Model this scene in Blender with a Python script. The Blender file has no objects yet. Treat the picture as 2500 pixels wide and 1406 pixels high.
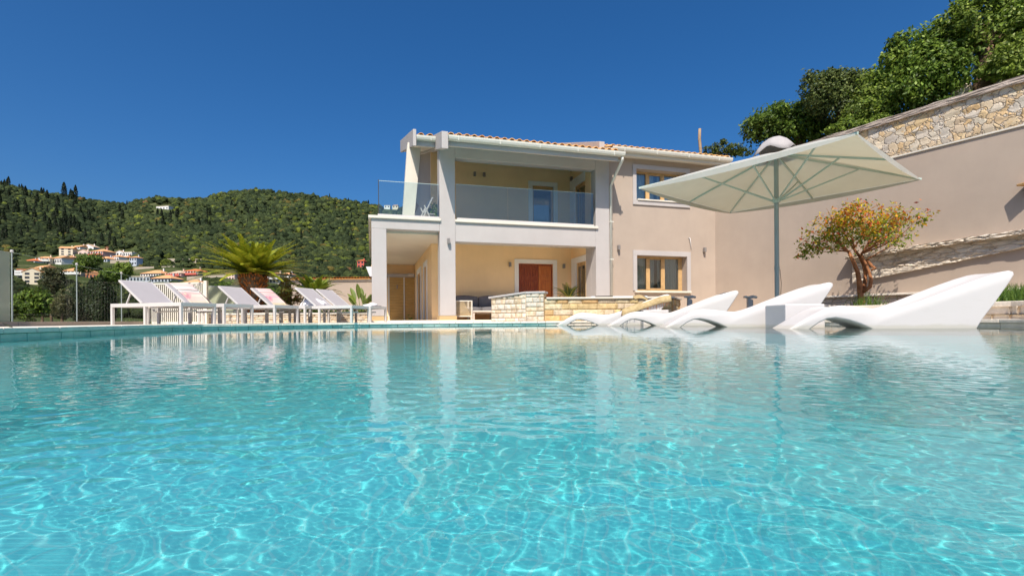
import bpy, bmesh, math, random
import numpy as np
from mathutils import Vector, Matrix
from mathutils.geometry import tessellate_polygon

R = math.radians
C = bpy.context.scene.collection
SC = bpy.context.scene

# ------------------------------------------------------------------ camera
F, PX0, PY0, ROLL, CAMZ = 1200.0, 1250.0, 780.0, 0.007, 0.15
RV = np.array([math.cos(ROLL), 0, -math.sin(ROLL)])
UV = np.array([math.sin(ROLL), 0, math.cos(ROLL)])


def at(px, py, Y):
    """surveyed point: the place seen at photo pixel px,py at depth Y"""
    p = np.array([0, 0, CAMZ]) + Y * (RV * (px - PX0) / F + UV * (PY0 - py) / F + np.array([0, 1.0, 0]))
    return Vector(p)


cam = bpy.data.cameras.new('camera')
cam_o = bpy.data.objects.new('camera', cam)
C.objects.link(cam_o)
cam.sensor_width = 36
cam.lens = 36 * F / 2500
cam.shift_y = (PY0 - 703) / 2500
cam.clip_start = 0.01
cam.clip_end = 5000
cam_o.matrix_world = Matrix(((RV[0], UV[0], 0, 0), (RV[1], UV[1], -1, 0), (RV[2], UV[2], 0, CAMZ), (0, 0, 0, 1)))
SC.camera = cam_o

# ------------------------------------------------------------------ light
TH = R(16.0)
U = Vector((math.cos(TH), math.sin(TH), 0))      # along the facade, to the right
V = Vector((-math.sin(TH), math.cos(TH), 0))     # into the house
travel = (U * 0.45 + V * 1.0 + Vector((0, 0, -1.38))).normalized()
sun = bpy.data.lights.new('sun', 'SUN')
sun.energy = 4.9
sun.angle = R(0.5)
sun.color = (1.0, 0.92, 0.80)
sun.cycles.is_caustics_light = True
sun_o = bpy.data.objects.new('sun', sun)
C.objects.link(sun_o)
sun_o.location = (0, 0, 60)
sun_o.rotation_euler = travel.to_track_quat('-Z', 'Y').to_euler()
w = bpy.data.worlds.new('World')
SC.world = w
w.use_nodes = True
nt = w.node_tree
sky = nt.nodes.new('ShaderNodeTexSky')
sky.sky_type = 'NISHITA'
sky.sun_disc = False
sky.sun_elevation = math.asin(-travel.z)
sky.sun_rotation = math.atan2(-travel.x, -travel.y)
sky.altitude = 300
sky.air_density = 1.0
sky.dust_density = 3.5
sky.ozone_density = 10.0
bg = nt.nodes['Background']
bg.inputs[1].default_value = 0.098
hsv = nt.nodes.new('ShaderNodeHueSaturation')
hsv.inputs['Saturation'].default_value = 1.20
nt.links.new(sky.outputs[0], hsv.inputs['Color'])
nt.links.new(hsv.outputs[0], bg.inputs[0])
SC.view_settings.view_transform = 'Standard'
SC.view_settings.look = 'None'
SC.view_settings.exposure = 0.38
SC.view_settings.gamma = 1
SC.cycles.max_bounces = 16
SC.cycles.diffuse_bounces = 10
SC.cycles.transparent_max_bounces = 24
SC.cycles.transmission_bounces = 10
SC.cycles.caustics_refractive = True
SC.cycles.caustics_reflective = False
SC.cycles.sample_clamp_indirect = 6
SC.cycles.blur_glossy = 0.3

# ------------------------------------------------------------------ helpers


def link(o, parent=None):
    C.objects.link(o)
    if parent is not None:
        o.parent = parent
    return o


def tag(o, label=None, cat=None, group=None, kind=None):
    if label:
        o['label'] = label
    if cat:
        o['category'] = cat
    if group:
        o['group'] = group
    if kind:
        o['kind'] = kind
    return o


def empty(name, loc=(0, 0, 0), rz=0.0, label=None, cat=None, group=None, sc=1.0):
    o = bpy.data.objects.new(name, None)
    o.empty_display_size = 0.2
    link(o)
    o.location = loc
    o.rotation_euler = (0, 0, rz)
    o.scale = (sc, sc, sc)
    return tag(o, label, cat, group)


def copy_tree(o, parent=None):
    c = o.copy()
    C.objects.link(c)
    if parent is not None:
        c.parent = parent
        c.matrix_parent_inverse = o.matrix_parent_inverse.copy()
    for ch in list(o.children):
        copy_tree(ch, c)
    return c


class MB:
    def __init__(s):
        s.v, s.f = [], []

    def add(s, vs, fs, M=None):
        b = len(s.v)
        s.v += [tuple(M @ Vector(p)) if M else tuple(p) for p in vs]
        s.f += [tuple(i + b for i in f) for f in fs]
        return s

    def box(s, x0, x1, y0, y1, z0, z1, M=None):
        vs = [(x, y, z) for z in (z0, z1) for y in (y0, y1) for x in (x0, x1)]
        return s.add(vs, [(0, 2, 3, 1), (4, 5, 7, 6), (0, 1, 5, 4), (2, 6, 7, 3), (0, 4, 6, 2), (1, 3, 7, 5)], M)

    def prism(s, poly, axis, a0, a1, M=None):
        """extrude a 2D polygon along axis x / y / z"""
        def P(p, a):
            return {'x': (a, p[0], p[1]), 'y': (p[0], a, p[1]), 'z': (p[0], p[1], a)}[axis]
        n = len(poly)
        vs = [P(p, a0) for p in poly] + [P(p, a1) for p in poly]
        fs = [tuple(range(n - 1, -1, -1)), tuple(range(n, 2 * n))]
        fs += [(i, (i + 1) % n, n + (i + 1) % n, n + i) for i in range(n)]
        return s.add(vs, fs, M)

    def tube(s, pts, rad, n=8, cap=True):
        pts = [Vector(p) for p in pts]
        if not hasattr(rad, '__len__'):
            rad = [rad] * len(pts)
        b = len(s.v)
        t0 = (pts[1] - pts[0]).normalized()
        up = Vector((0, 0, 1)) if abs(t0.z) < 0.9 else Vector((1, 0, 0))
        a = t0.cross(up).normalized()
        for i, p in enumerate(pts):
            t = (pts[min(i + 1, len(pts) - 1)] - pts[max(i - 1, 0)])
            t = t.normalized() if t.length > 1e-9 else t0
            a = (a - t * a.dot(t)).normalized()
            c = t.cross(a)
            for k in range(n):
                g = 2 * math.pi * k / n
                s.v.append(tuple(p + (a * math.cos(g) + c * math.sin(g)) * rad[i]))
        for i in range(len(pts) - 1):
            for k in range(n):
                k2 = (k + 1) % n
                s.f.append((b + i * n + k, b + i * n + k2, b + (i + 1) * n + k2, b + (i + 1) * n + k))
        if cap:
            s.f.append(tuple(b + k for k in range(n - 1, -1, -1)))
            e = b + (len(pts) - 1) * n
            s.f.append(tuple(e + k for k in range(n)))
        return s

    def bar(s, p, q, wd, ht, up=(0, 0, 1)):
        p, q = Vector(p), Vector(q)
        t = (q - p).normalized()
        u = Vector(up)
        if abs(t.dot(u)) > 0.98:
            u = Vector((1, 0, 0))
        x = t.cross(u).normalized() * wd / 2
        y = x.cross(t).normalized() * ht / 2
        vs = [p - x - y, p + x - y, p + x + y, p - x + y, q - x - y, q + x - y, q + x + y, q - x + y]
        return s.add(vs, [(3, 2, 1, 0), (4, 5, 6, 7), (0, 1, 5, 4), (1, 2, 6, 5), (2, 3, 7, 6), (3, 0, 4, 7)])

    def lathe(s, prof, n=24, M=None):
        vs, fs = [], []
        for r, z in prof:
            for k in range(n):
                g = 2 * math.pi * k / n
                vs.append((r * math.cos(g), r * math.sin(g), z))
        for i in range(len(prof) - 1):
            for k in range(n):
                k2 = (k + 1) % n
                fs.append((i * n + k, i * n + k2, (i + 1) * n + k2, (i + 1) * n + k))
        fs.append(tuple(range(n - 1, -1, -1)))
        fs.append(tuple((len(prof) - 1) * n + k for k in range(n)))
        return s.add(vs, fs, M)

    def build(s, name, m, parent=None, smooth=False, bevel=0.0, seg=2):
        me = bpy.data.meshes.new(name)
        me.from_pydata(s.v, [], s.f)
        me.update()
        bm = bmesh.new()
        bm.from_mesh(me)
        bmesh.ops.recalc_face_normals(bm, faces=bm.faces)
        bm.to_mesh(me)
        bm.free()
        if smooth:
            me.polygons.foreach_set('use_smooth', [True] * len(me.polygons))
        if m is not None:
            me.materials.append(m)
        o = bpy.data.objects.new(name, me)
        link(o, parent)
        if bevel:
            md = o.modifiers.new('bevel', 'BEVEL')
            md.width = bevel
            md.segments = seg
            md.limit_method = 'ANGLE'
            md.angle_limit = R(40)
        return o


def np_mesh(name, v, f, m, parent=None, col=None, smooth=False):
    """fast mesh from numpy: v (N,3), f (M,k)"""
    me = bpy.data.meshes.new(name)
    k = f.shape[1]
    me.vertices.add(len(v))
    me.vertices.foreach_set('co', np.ascontiguousarray(v, np.float32).ravel())
    me.loops.add(f.size)
    me.loops.foreach_set('vertex_index', np.ascontiguousarray(f, np.int32).ravel())
    me.polygons.add(len(f))
    me.polygons.foreach_set('loop_start', np.arange(0, f.size, k, dtype=np.int32))
    me.update(calc_edges=True)
    if smooth:
        me.polygons.foreach_set('use_smooth', np.ones(len(f), bool))
    if col is not None:
        a = me.color_attributes.new('tint', 'FLOAT_COLOR', 'POINT')
        a.data.foreach_set('color', np.ascontiguousarray(col, np.float32).ravel())
    me.materials.append(m)
    o = bpy.data.objects.new(name, me)
    return link(o, parent)


# ------------------------------------------------------------------ materials
class N:
    def __init__(s, name):
        s.m = bpy.data.materials.new(name)
        s.m.use_nodes = True
        s.t = s.m.node_tree
        s.b = s.t.nodes['Principled BSDF']
        s.out = s.t.nodes['Material Output']

    def n(s, typ, **kw):
        x = s.t.nodes.new('ShaderNode' + typ)
        for k, v in kw.items():
            setattr(x, k, v)
        return x

    def l(s, a, b):
        s.t.links.new(a, b)

    def coords(s, kind='Object', scale=(1, 1, 1)):
        c = s.n('TexCoord')
        mp = s.n('Mapping')
        mp.inputs['Scale'].default_value = scale
        s.l(c.outputs[kind], mp.inputs[0])
        return mp.outputs[0]

    def world(s, scale=(1, 1, 1), rz=0.0):
        g = s.n('NewGeometry')
        mp = s.n('Mapping')
        mp.inputs['Scale'].default_value = scale
        mp.inputs['Rotation'].default_value = (0, 0, rz)
        s.l(g.outputs['Position'], mp.inputs[0])
        return mp.outputs[0]

    def noise(s, vec, scale, detail=4, rough=0.55):
        x = s.n('TexNoise')
        x.inputs['Scale'].default_value = scale
        x.inputs['Detail'].default_value = detail
        x.inputs['Roughness'].default_value = rough
        if vec is not None:
            s.l(vec, x.inputs['Vector'])
        return x.outputs['Fac']

    def ramp(s, fac, stops, interp='LINEAR'):
        x = s.n('ValToRGB')
        x.color_ramp.interpolation = interp
        e = x.color_ramp.elements
        while len(e) > 1:
            e.remove(e[-1])
        for i, (p, c) in enumerate(stops):
            el = e[0] if i == 0 else e.new(p)
            el.position = p
            el.color = (*c, 1) if len(c) == 3 else c
        s.l(fac, x.inputs[0])
        return x.outputs[0]

    def mix(s, fac, a, b, mode='MIX'):
        x = s.n('MixRGB', blend_type=mode)
        for i, q in zip((0, 1, 2), (fac, a, b)):
            if hasattr(q, 'links'):
                s.l(q, x.inputs[i])
            elif i == 0:
                x.inputs[0].default_value = q
            else:
                x.inputs[i].default_value = (*q, 1)
        return x.outputs[0]

    def bump(s, h, strength=0.3, dist=0.01, nrm=None):
        x = s.n('Bump')
        x.inputs['Strength'].default_value = strength
        x.inputs['Distance'].default_value = dist
        s.l(h, x.inputs['Height'])
        if nrm is not None:
            s.l(nrm, x.inputs['Normal'])
        s.l(x.outputs[0], s.b.inputs['Normal'])
        return x.outputs[0]

    def base(s, c):
        if hasattr(c, 'links'):
            s.l(c, s.b.inputs['Base Color'])
        else:
            s.b.inputs['Base Color'].default_value = (*c, 1)

    def set(s, rough=0.6, spec=0.3, metal=0.0):
        s.b.inputs['Roughness'].default_value = rough
        s.b.inputs['Specular IOR Level'].default_value = spec
        s.b.inputs['Metallic'].default_value = metal
        return s


def pm(name, col, rough=0.6, var=0.08, scale=3.0, bump=0.15, bscale=60, spec=0.3, metal=0.0, bd=0.004):
    k = N(name).set(rough, spec, metal)
    v = k.coords()
    dark = tuple(max(0, c * (1 - var)) for c in col)
    lite = tuple(min(1, c * (1 + var)) for c in col)
    k.base(k.ramp(k.noise(v, scale, 6, 0.62), [(0.3, dark), (0.7, lite)]))
    if bump:
        k.bump(k.noise(v, bscale, 4), bump, bd)
    return k.m


def stained(name, col, rough=0.75):
    """painted render: soft streaks and blotches, trowel grain"""
    k = N(name).set(rough, 0.2)
    v = k.coords()
    big = k.noise(v, 0.9, 5, 0.6)
    st = k.noise(k.coords(scale=(2.2, 2.2, 0.35)), 2.0, 6, 0.65)
    c1 = k.ramp(big, [(0.3, tuple(c * 0.92 for c in col)), (0.7, tuple(min(1, c * 1.05) for c in col))])
    c2 = k.mix(k.ramp(st, [(0.45, (0, 0, 0)), (0.85, (0.18, 0.18, 0.18))]), c1, tuple(c * 0.78 for c in col))
    k.base(c2)
    g = k.noise(v, 45, 5, 0.6)
    k.bump(g, 0.25, 0.004)
    return k.m


WHITE = stained('white_render', (0.45, 0.413, 0.397))
BEIGE = stained('beige_render', (0.415, 0.334, 0.272))
BOUNCELIT = stained('bounce_warmed_render', (0.92, 0.655, 0.37))  # wall paint warmed and lightened: bounced light put into the porch wall colour
TRIM = stained('shade_lifted_trim', (0.84, 0.81, 0.77))  # white paint made paler so surrounds in shade look better lit
CREAM = stained('cream_trim', (0.66, 0.61, 0.53))
GUTTER = pm('cream_metal', (0.62, 0.60, 0.53), 0.4, 0.04, spec=0.4, bump=0.0)
WMETAL = pm('white_metal', (0.54, 0.51, 0.49), 0.38, 0.03, spec=0.4, bump=0.03)
SLING = pm('white_sling', (0.39, 0.365, 0.375), 0.7, 0.04, 2, 0.3, 260, 0.2)
TAUPE = pm('taupe_metal', (0.60, 0.53, 0.46), 0.45, 0.05, spec=0.35, bump=0.03)
GREYM = pm('grey_metal', (0.34, 0.35, 0.35), 0.45, 0.06, spec=0.4, bump=0.05)
DARK = pm('dark_metal', (0.05, 0.045, 0.04), 0.4, 0.1, spec=0.4, bump=0.02)
LAMPM = pm('lamp_grey', (0.22, 0.20, 0.19), 0.4, 0.06, spec=0.4, bump=0.02)
OAK = pm('window_oak', (0.52, 0.33, 0.15), 0.45, 0.18, 6, 0.1, 40, 0.35)
DARKROOM = pm('dark_interior', (0.06, 0.055, 0.05), 0.9, 0.1, bump=0)
CURTAIN = pm('curtain_cloth', (0.84, 0.84, 0.80), 0.85, 0.04, bump=0.05, spec=0.1)
GREYCUSH = pm('grey_cushion', (0.16, 0.15, 0.155), 0.9, 0.08, 8, 0.3, 300, 0.1)
SAGE = pm('sage_metal', (0.42, 0.49, 0.43), 0.45, 0.05, spec=0.35, bump=0.03)
POLEM = pm('pole_grey', (0.27, 0.31, 0.30), 0.42, 0.05, spec=0.4, bump=0.03)
def polymer():
    k = N('white_polymer').set(0.42, 0.35)
    v = k.coords()
    sc_ = k.ramp(k.noise(k.coords(scale=(1.5, 1.5, 6)), 3.5, 8, 0.7), [(0.52, (0, 0, 0)), (0.78, (0.22, 0.22, 0.22))])
    c = k.mix(sc_, (0.60, 0.57, 0.56), (0.46, 0.43, 0.39))
    sp = k.n('SeparateXYZ')
    k.l(v, sp.inputs[0])
    ad = k.n('Math', operation='MULTIPLY_ADD')       # tide mark, wavering with the ripples
    k.l(k.noise(v, 5, 3), ad.inputs[0])
    ad.inputs[1].default_value = -0.05
    k.l(sp.outputs[2], ad.inputs[2])
    c = k.mix(k.ramp(ad.outputs[0], [(0.0, (0.5, 0.5, 0.5)), (0.012, (0.28, 0.28, 0.28)), (0.03, (0, 0, 0))]), c, (0.46, 0.43, 0.34))
    k.base(c)
    r = k.ramp(k.noise(v, 6, 6, 0.7), [(0.3, (0.34, 0.34, 0.34)), (0.7, (0.56, 0.56, 0.56))])
    k.l(r, k.b.inputs['Roughness'])
    k.bump(k.noise(v, 110, 3), 0.05, 0.003)
    return k.m


PLASTIC = polymer()
TERRAC = pm('terracotta_pot', (0.42, 0.20, 0.11), 0.8, 0.12)
BARK = pm('bark', (0.16, 0.105, 0.07), 0.9, 0.4, 7, 0.9, 30, 0.1, bd=0.02)
REDBARK = pm('red_bark', (0.27, 0.115, 0.05), 0.75, 0.5, 9, 0.8, 28, 0.2, bd=0.015)
GREYBARK = pm('grey_bark', (0.30, 0.27, 0.22), 0.9, 0.3, 6, 0.7, 30, 0.1, bd=0.02)
SOIL = pm('soil', (0.17, 0.12, 0.08), 0.95, 0.3, 5, 0.8, 30, 0.1, bd=0.03)


def canopy_cloth():
    k = N('umbrella_cloth').set(0.85, 0.15)
    v = k.coords()
    k.base(k.ramp(k.noise(v, 3, 4), [(0.3, (0.52, 0.52, 0.49)), (0.7, (0.57, 0.565, 0.53))]))
    k.bump(k.noise(v, 6, 3), 0.25, 0.02)
    tr = k.n('BsdfTranslucent')
    tr.inputs[0].default_value = (0.54, 0.46, 0.29, 1)
    mx = k.n('MixShader')
    mx.inputs[0].default_value = 0.32
    k.l(k.b.outputs[0], mx.inputs[1])
    k.l(tr.outputs[0], mx.inputs[2])
    k.l(mx.outputs[0], k.out.inputs[0])
    return k.m


CANOPY = canopy_cloth()


def glass_sheet(name, tint, refl=1.0, rough=0.0, glare=None):
    k = N(name)
    k.t.nodes.remove(k.b)
    tr = k.n('BsdfTransparent')
    tr.inputs[0].default_value = (*tint, 1)
    gl = k.n('BsdfGlossy')
    gl.inputs['Roughness'].default_value = rough
    gl.inputs[0].default_value = (1, 1, 1, 1)
    fr = k.n('Fresnel')
    fr.inputs[0].default_value = 1.5
    mu = k.n('Math', operation='MULTIPLY')
    mu.inputs[1].default_value = refl
    mu.use_clamp = True
    k.l(fr.outputs[0], mu.inputs[0])
    mx = k.n('MixShader')
    k.l(mu.outputs[0], mx.inputs[0])
    k.l(tr.outputs[0], mx.inputs[1])
    k.l(gl.outputs[0], mx.inputs[2])
    fin = mx
    if glare:                                         # pale diffuse layer standing in for a bright reflection on the pane
        df = k.n('BsdfDiffuse')
        df.inputs[0].default_value = (*glare[1], 1)
        fin = k.n('MixShader')
        fin.inputs[0].default_value = glare[0]
        k.l(mx.outputs[0], fin.inputs[1])
        k.l(df.outputs[0], fin.inputs[2])
    k.l(fin.outputs[0], k.out.inputs[0])
    return k.m


GLASS = glass_sheet('balustrade_glass', (0.86, 0.925, 0.91), 1.6)
PANE = glass_sheet('window_glass', (0.80, 0.86, 0.85), 2.4)
FGLASS = glass_sheet('fence_glass', (0.95, 0.965, 0.955), 0.02)
FGLASS2 = glass_sheet('green_fence_glass', (0.66, 0.74, 0.66), 0.5, glare=(0.42, (0.56, 0.60, 0.52)))
GEDGE = pm('glass_edge', (0.55, 0.66, 0.62), 0.2, 0.03, bump=0, spec=0.6)


def leafmat(name, trans=0.3, rough=0.55, spec=0.35):
    k = N(name).set(rough, spec)
    a = k.n('Attribute', attribute_name='tint')
    k.l(a.outputs['Color'], k.b.inputs['Base Color'])
    tr = k.n('BsdfTranslucent')
    k.l(a.outputs['Color'], tr.inputs[0])
    mx = k.n('MixShader')
    mx.inputs[0].default_value = trans
    k.l(k.b.outputs[0], mx.inputs[1])
    k.l(tr.outputs[0], mx.inputs[2])
    k.l(mx.outputs[0], k.out.inputs[0])
    return k.m


LEAF = leafmat('leaves', 0.42)
PALM = leafmat('palm_leaves', 0.25, 0.35, 0.5)


def forestmat():
    k = N('woodland').set(0.85, 0.1)
    a = k.n('Attribute', attribute_name='tint')
    v = k.world()
    nz = k.noise(v, 0.9, 6, 0.75)
    c = k.mix(k.ramp(nz, [(0.35, (0, 0, 0)), (0.7, (1, 1, 1))]), (0.40, 0.44, 0.40), (1.2, 1.16, 1.0))
    k.l(k.mix(1.0, a.outputs['Color'], c, 'MULTIPLY'), k.b.inputs['Base Color'])
    k.bump(k.noise(v, 1.7, 6, 0.8), 1.0, 0.9)
    return k.m


def hillmat():
    k = N('hill_ground').set(0.95, 0.05)
    v = k.world()
    k.base(k.ramp(k.noise(v, 0.05, 8, 0.65), [(0.3, (0.030, 0.045, 0.016)), (0.55, (0.06, 0.075, 0.026)), (0.78, (0.17, 0.15, 0.09))]))
    k.bump(k.noise(v, 0.6, 6), 0.8, 0.8)
    return k.m


def rooftile():
    k = N('clay_tile').set(0.75, 0.2)
    v = k.coords()
    vo = k.n('TexVoronoi')
    vo.inputs['Scale'].default_value = 4.5
    k.l(v, vo.inputs['Vector'])
    c = k.ramp(vo.outputs['Color'], [(0.1, (0.62, 0.26, 0.08)), (0.4, (0.78, 0.39, 0.12)), (0.7, (0.82, 0.48, 0.18)), (1.0, (0.66, 0.42, 0.24))])
    k.base(k.mix(0.35, c, k.ramp(k.noise(v, 9, 6, 0.7), [(0.3, (0.42, 0.20, 0.08)), (0.7, (0.86, 0.54, 0.22))])))
    k.bump(k.noise(v, 30, 4), 0.3, 0.006)
    return k.m


TILE = rooftile()


def woodmat(name, c0, c1, c2, vert=True, rough=0.45):
    k = N(name).set(rough, 0.35)
    v = k.coords(scale=(14, 14, 1.2) if vert else (1.2, 1.2, 14))
    k.base(k.ramp(k.noise(v, 2.2, 6, 0.6), [(0.25, c0), (0.5, c1), (0.8, c2)]))
    k.bump(k.noise(v, 5, 4), 0.15, 0.003)
    return k.m


DOORW = woodmat('red_door_wood', (0.12, 0.022, 0.008), (0.27, 0.055, 0.017), (0.40, 0.11, 0.03), rough=0.35)
DOORW2 = woodmat('bright_door_wood', (0.30, 0.075, 0.018), (0.50, 0.15, 0.035), (0.62, 0.22, 0.055), rough=0.35)
SCREENW = woodmat('golden_board_wood', (0.33, 0.19, 0.06), (0.46, 0.28, 0.09), (0.56, 0.37, 0.14), vert=False)


def stone_rubble(name, scale, joint, cols, flat=(1, 1, 1), bump=1.0, jw=0.06, wob_=0.14):
    """irregular stones in mortar: voronoi cells with their own colour"""
    k = N(name).set(0.88, 0.15)
    v = k.coords(scale=flat)
    wob = k.n('TexNoise')
    wob.inputs['Scale'].default_value = scale * 1.3
    wob.inputs['Detail'].default_value = 3
    k.l(v, wob.inputs['Vector'])
    mv = k.mix(wob_, v, wob.outputs['Color'], 'ADD')
    vo = k.n('TexVoronoi')
    vo.inputs['Scale'].default_value = scale
    k.l(mv, vo.inputs['Vector'])
    ve = k.n('TexVoronoi', feature='DISTANCE_TO_EDGE')
    ve.inputs['Scale'].default_value = scale
    k.l(mv, ve.inputs['Vector'])
    sep = k.n('SeparateColor')
    k.l(vo.outputs['Color'], sep.inputs[0])
    c = k.ramp(sep.outputs[0], [(i / (len(cols) - 1), q) for i, q in enumerate(cols)])
    grain = k.noise(v, scale * 7, 6, 0.7)
    c = k.mix(k.ramp(grain, [(0.35, (0, 0, 0)), (0.75, (0.55, 0.55, 0.55))]), c, (0.42, 0.36, 0.28))
    blot = k.noise(v, scale * 2.2, 4, 0.6)
    c = k.mix(k.ramp(blot, [(0.60, (0, 0, 0)), (0.70, (0.6, 0.6, 0.6))]), c, (0.56, 0.34, 0.13))
    edge = k.ramp(ve.outputs['Distance'], [(0.0, (0, 0, 0)), (jw, (1, 1, 1))])
    c = k.mix(edge, joint, c)
    k.base(c)
    h1 = k.mix(0.75, grain, k.ramp(ve.outputs['Distance'], [(0.0, (0, 0, 0)), (jw * 2.2, (1, 1, 1))]))
    k.bump(h1, bump, 0.03)
    return k.m


RUBBLE = stone_rubble('rubble_stone', 4.9, (0.45, 0.37, 0.30), [(0.58, 0.49, 0.38), (0.66, 0.46, 0.22), (0.62, 0.56, 0.48), (0.50, 0.44, 0.38), (0.68, 0.59, 0.46), (0.60, 0.38, 0.16), (0.58, 0.46, 0.33)], jw=0.045, wob_=0.26)
ROUGH = stone_rubble('rough_ledge_stone', 5.5, (0.50, 0.42, 0.34), [(0.76, 0.67, 0.57), (0.68, 0.58, 0.47), (0.80, 0.72, 0.62)], (0.45, 0.45, 1.7), 1.0, 0.05)


def ashlar(name, cols, joint, bw=0.42, bh=0.16):
    k = N(name).set(0.85, 0.15)
    g = k.n('NewGeometry')
    # run the courses along the wall: arc distance in x+y, height in z
    tc = k.n('TexCoord')
    sep = k.n('SeparateXYZ')
    k.l(tc.outputs['UV'], sep.inputs[0])
    br = k.n('TexBrick')
    br.offset = 0.43
    br.inputs['Scale'].default_value = 1.0
    br.inputs['Brick Width'].default_value = bw
    br.inputs['Row Height'].default_value = bh
    br.inputs['Mortar Size'].default_value = 0.006
    br.inputs['Mortar Smooth'].default_value = 0.3
    br.inputs['Color1'].default_value = (0, 0, 0, 1)
    br.inputs['Color2'].default_value = (1, 1, 1, 1)
    br.inputs['Mortar'].default_value = (0.5, 0.5, 0.5, 1)
    k.l(tc.outputs['UV'], br.inputs['Vector'])
    vv = k.coords()
    grain = k.noise(vv, 14, 7, 0.72)
    c = k.ramp(br.outputs['Color'], [(i / (len(cols) - 1), q) for i, q in enumerate(cols)])
    c = k.mix(k.ramp(grain, [(0.38, (0, 0, 0)), (0.75, (0.6, 0.6, 0.6))]), c, (0.44, 0.33, 0.18))
    c = k.mix(br.outputs['Fac'], c, joint)
    k.base(c)
    inv = k.n('Math', operation='SUBTRACT')
    inv.inputs[0].default_value = 1.0
    k.l(br.outputs['Fac'], inv.inputs[1])
    h = k.mix(0.55, inv.outputs[0], grain)
    k.bump(h, 1.0, 0.025)
    return k.m


ASHLAR = ashlar('honey_ashlar', [(0.60, 0.44, 0.22), (0.64, 0.53, 0.36), (0.66, 0.50, 0.24), (0.56, 0.47, 0.36), (0.70, 0.58, 0.40)], (0.48, 0.34, 0.18))
PALEASH = ashlar('pale_ashlar', [(0.66, 0.58, 0.48), (0.72, 0.66, 0.57), (0.60, 0.55, 0.48), (0.70, 0.58, 0.44)], (0.55, 0.45, 0.34), 0.34, 0.13)


def stonemat():
    k = N('dressed_stone').set(0.88, 0.12)
    a = k.n('Attribute', attribute_name='tint')
    v = k.coords()
    g = k.noise(v, 9, 7, 0.72)
    c = k.mix(1.0, a.outputs['Color'], k.ramp(g, [(0.3, (0.62, 0.58, 0.52)), (0.7, (1.22, 1.2, 1.18))]), 'MULTIPLY')
    c = k.mix(k.ramp(k.noise(v, 4.3, 4, 0.6), [(0.56, (0, 0, 0)), (0.72, (0.5, 0.5, 0.5))]), c, (0.50, 0.32, 0.13))
    k.base(c)
    k.bump(k.mix(0.5, g, k.noise(v, 34, 5, 0.7)), 0.9, 0.022)
    return k.m


STONEB = stonemat()
HONEY = [(0.60, 0.46, 0.25), (0.64, 0.54, 0.37), (0.66, 0.52, 0.28), (0.55, 0.46, 0.34), (0.68, 0.56, 0.38), (0.60, 0.40, 0.20)]
PALEST = [(0.64, 0.57, 0.48), (0.70, 0.64, 0.56), (0.58, 0.53, 0.47), (0.68, 0.56, 0.42), (0.72, 0.62, 0.50)]


def stone_courses(name, pts, z0, ztops, off, cols, parent, origin, seed, hmin=0.09, hmax=0.19, wmin=0.16, wmax=0.48):
    """courses of separately cut, rough faced blocks laid on the outer face of a wall run (one mesh)"""
    rg = random.Random(seed)
    vs, fs, cs = [], [], []
    for i in range(len(pts) - 1):
        a, b = Vector(pts[i]), Vector(pts[i + 1])
        t = b - a
        L = t.length
        t.normalize()
        nr = Vector((t.y, -t.x, 0))
        zt = max(ztops[i], ztops[i + 1])
        z = z0
        while z < zt - 0.02:
            h = rg.uniform(hmin, hmax)
            if zt - z - h < 0.05:
                h = zt - z
            x = 0.0
            while x < L - 1e-4:
                w_ = rg.uniform(wmin, wmax)
                if L - x - w_ < wmin * 0.6:
                    w_ = L - x
                g = 0.006
                n_ = 5
                c = rg.choice(cols)
                q = rg.uniform(0.85, 1.12)
                c = tuple(min(1, k * q) for k in c) + (1,)
                d0 = rg.uniform(0.012, 0.032)
                base = len(vs)
                for r in range(n_ + 1):
                    for s in range(n_ + 1):
                        u_, v_ = s / n_, r / n_
                        xx = x + g + (w_ - 2 * g) * u_
                        ztop = ztops[i] + (ztops[i + 1] - ztops[i]) * xx / L
                        zz = min(z + g + (h - 2 * g) * v_, ztop - 0.004)
                        edge = r in (0, n_) or s in (0, n_)
                        d = off + (d0 * 0.45 if edge else d0 + rg.uniform(-0.008, 0.008))
                        p = a + t * xx + nr * d
                        vs.append((p.x - origin.x, p.y - origin.y, zz - origin.z))
                        cs.append(c)
                m = n_ + 1
                for r in range(n_):
                    for s in range(n_):
                        fs.append((base + r * m + s, base + r * m + s + 1, base + (r + 1) * m + s + 1, base + (r + 1) * m + s))
                ring = [base + s for s in range(m)] + [base + r * m + n_ for r in range(1, m)] + [base + n_ * m + s for s in range(n_ - 1, -1, -1)] + [base + r * m for r in range(n_ - 1, 0, -1)]
                bk = len(vs)
                for k in ring:
                    p = Vector(vs[k]) - nr * 0.05
                    vs.append(tuple(p))
                    cs.append(c)
                for k in range(len(ring)):
                    k2 = (k + 1) % len(ring)
                    fs.append((ring[k2], ring[k], bk + k, bk + k2))
                x += w_
            z += h
    return np_mesh(name, np.array(vs), np.array(fs), STONEB, parent, np.array(cs))


def uv_wall(o):
    """box projection UV in metres: u = run along the face, v = height"""
    me = o.data
    uv = me.uv_layers.new(name='UVMap')
    for p in me.polygons:
        n = p.normal
        for li in p.loop_indices:
            co = me.vertices[me.loops[li].vertex_index].co
            if abs(n.z) > 0.7:
                uv.data[li].uv = (co.x, co.y)
            else:
                t = Vector((-n.y, n.x, 0)).normalized()
                uv.data[li].uv = (co.dot(t), co.z)
    return o

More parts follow.
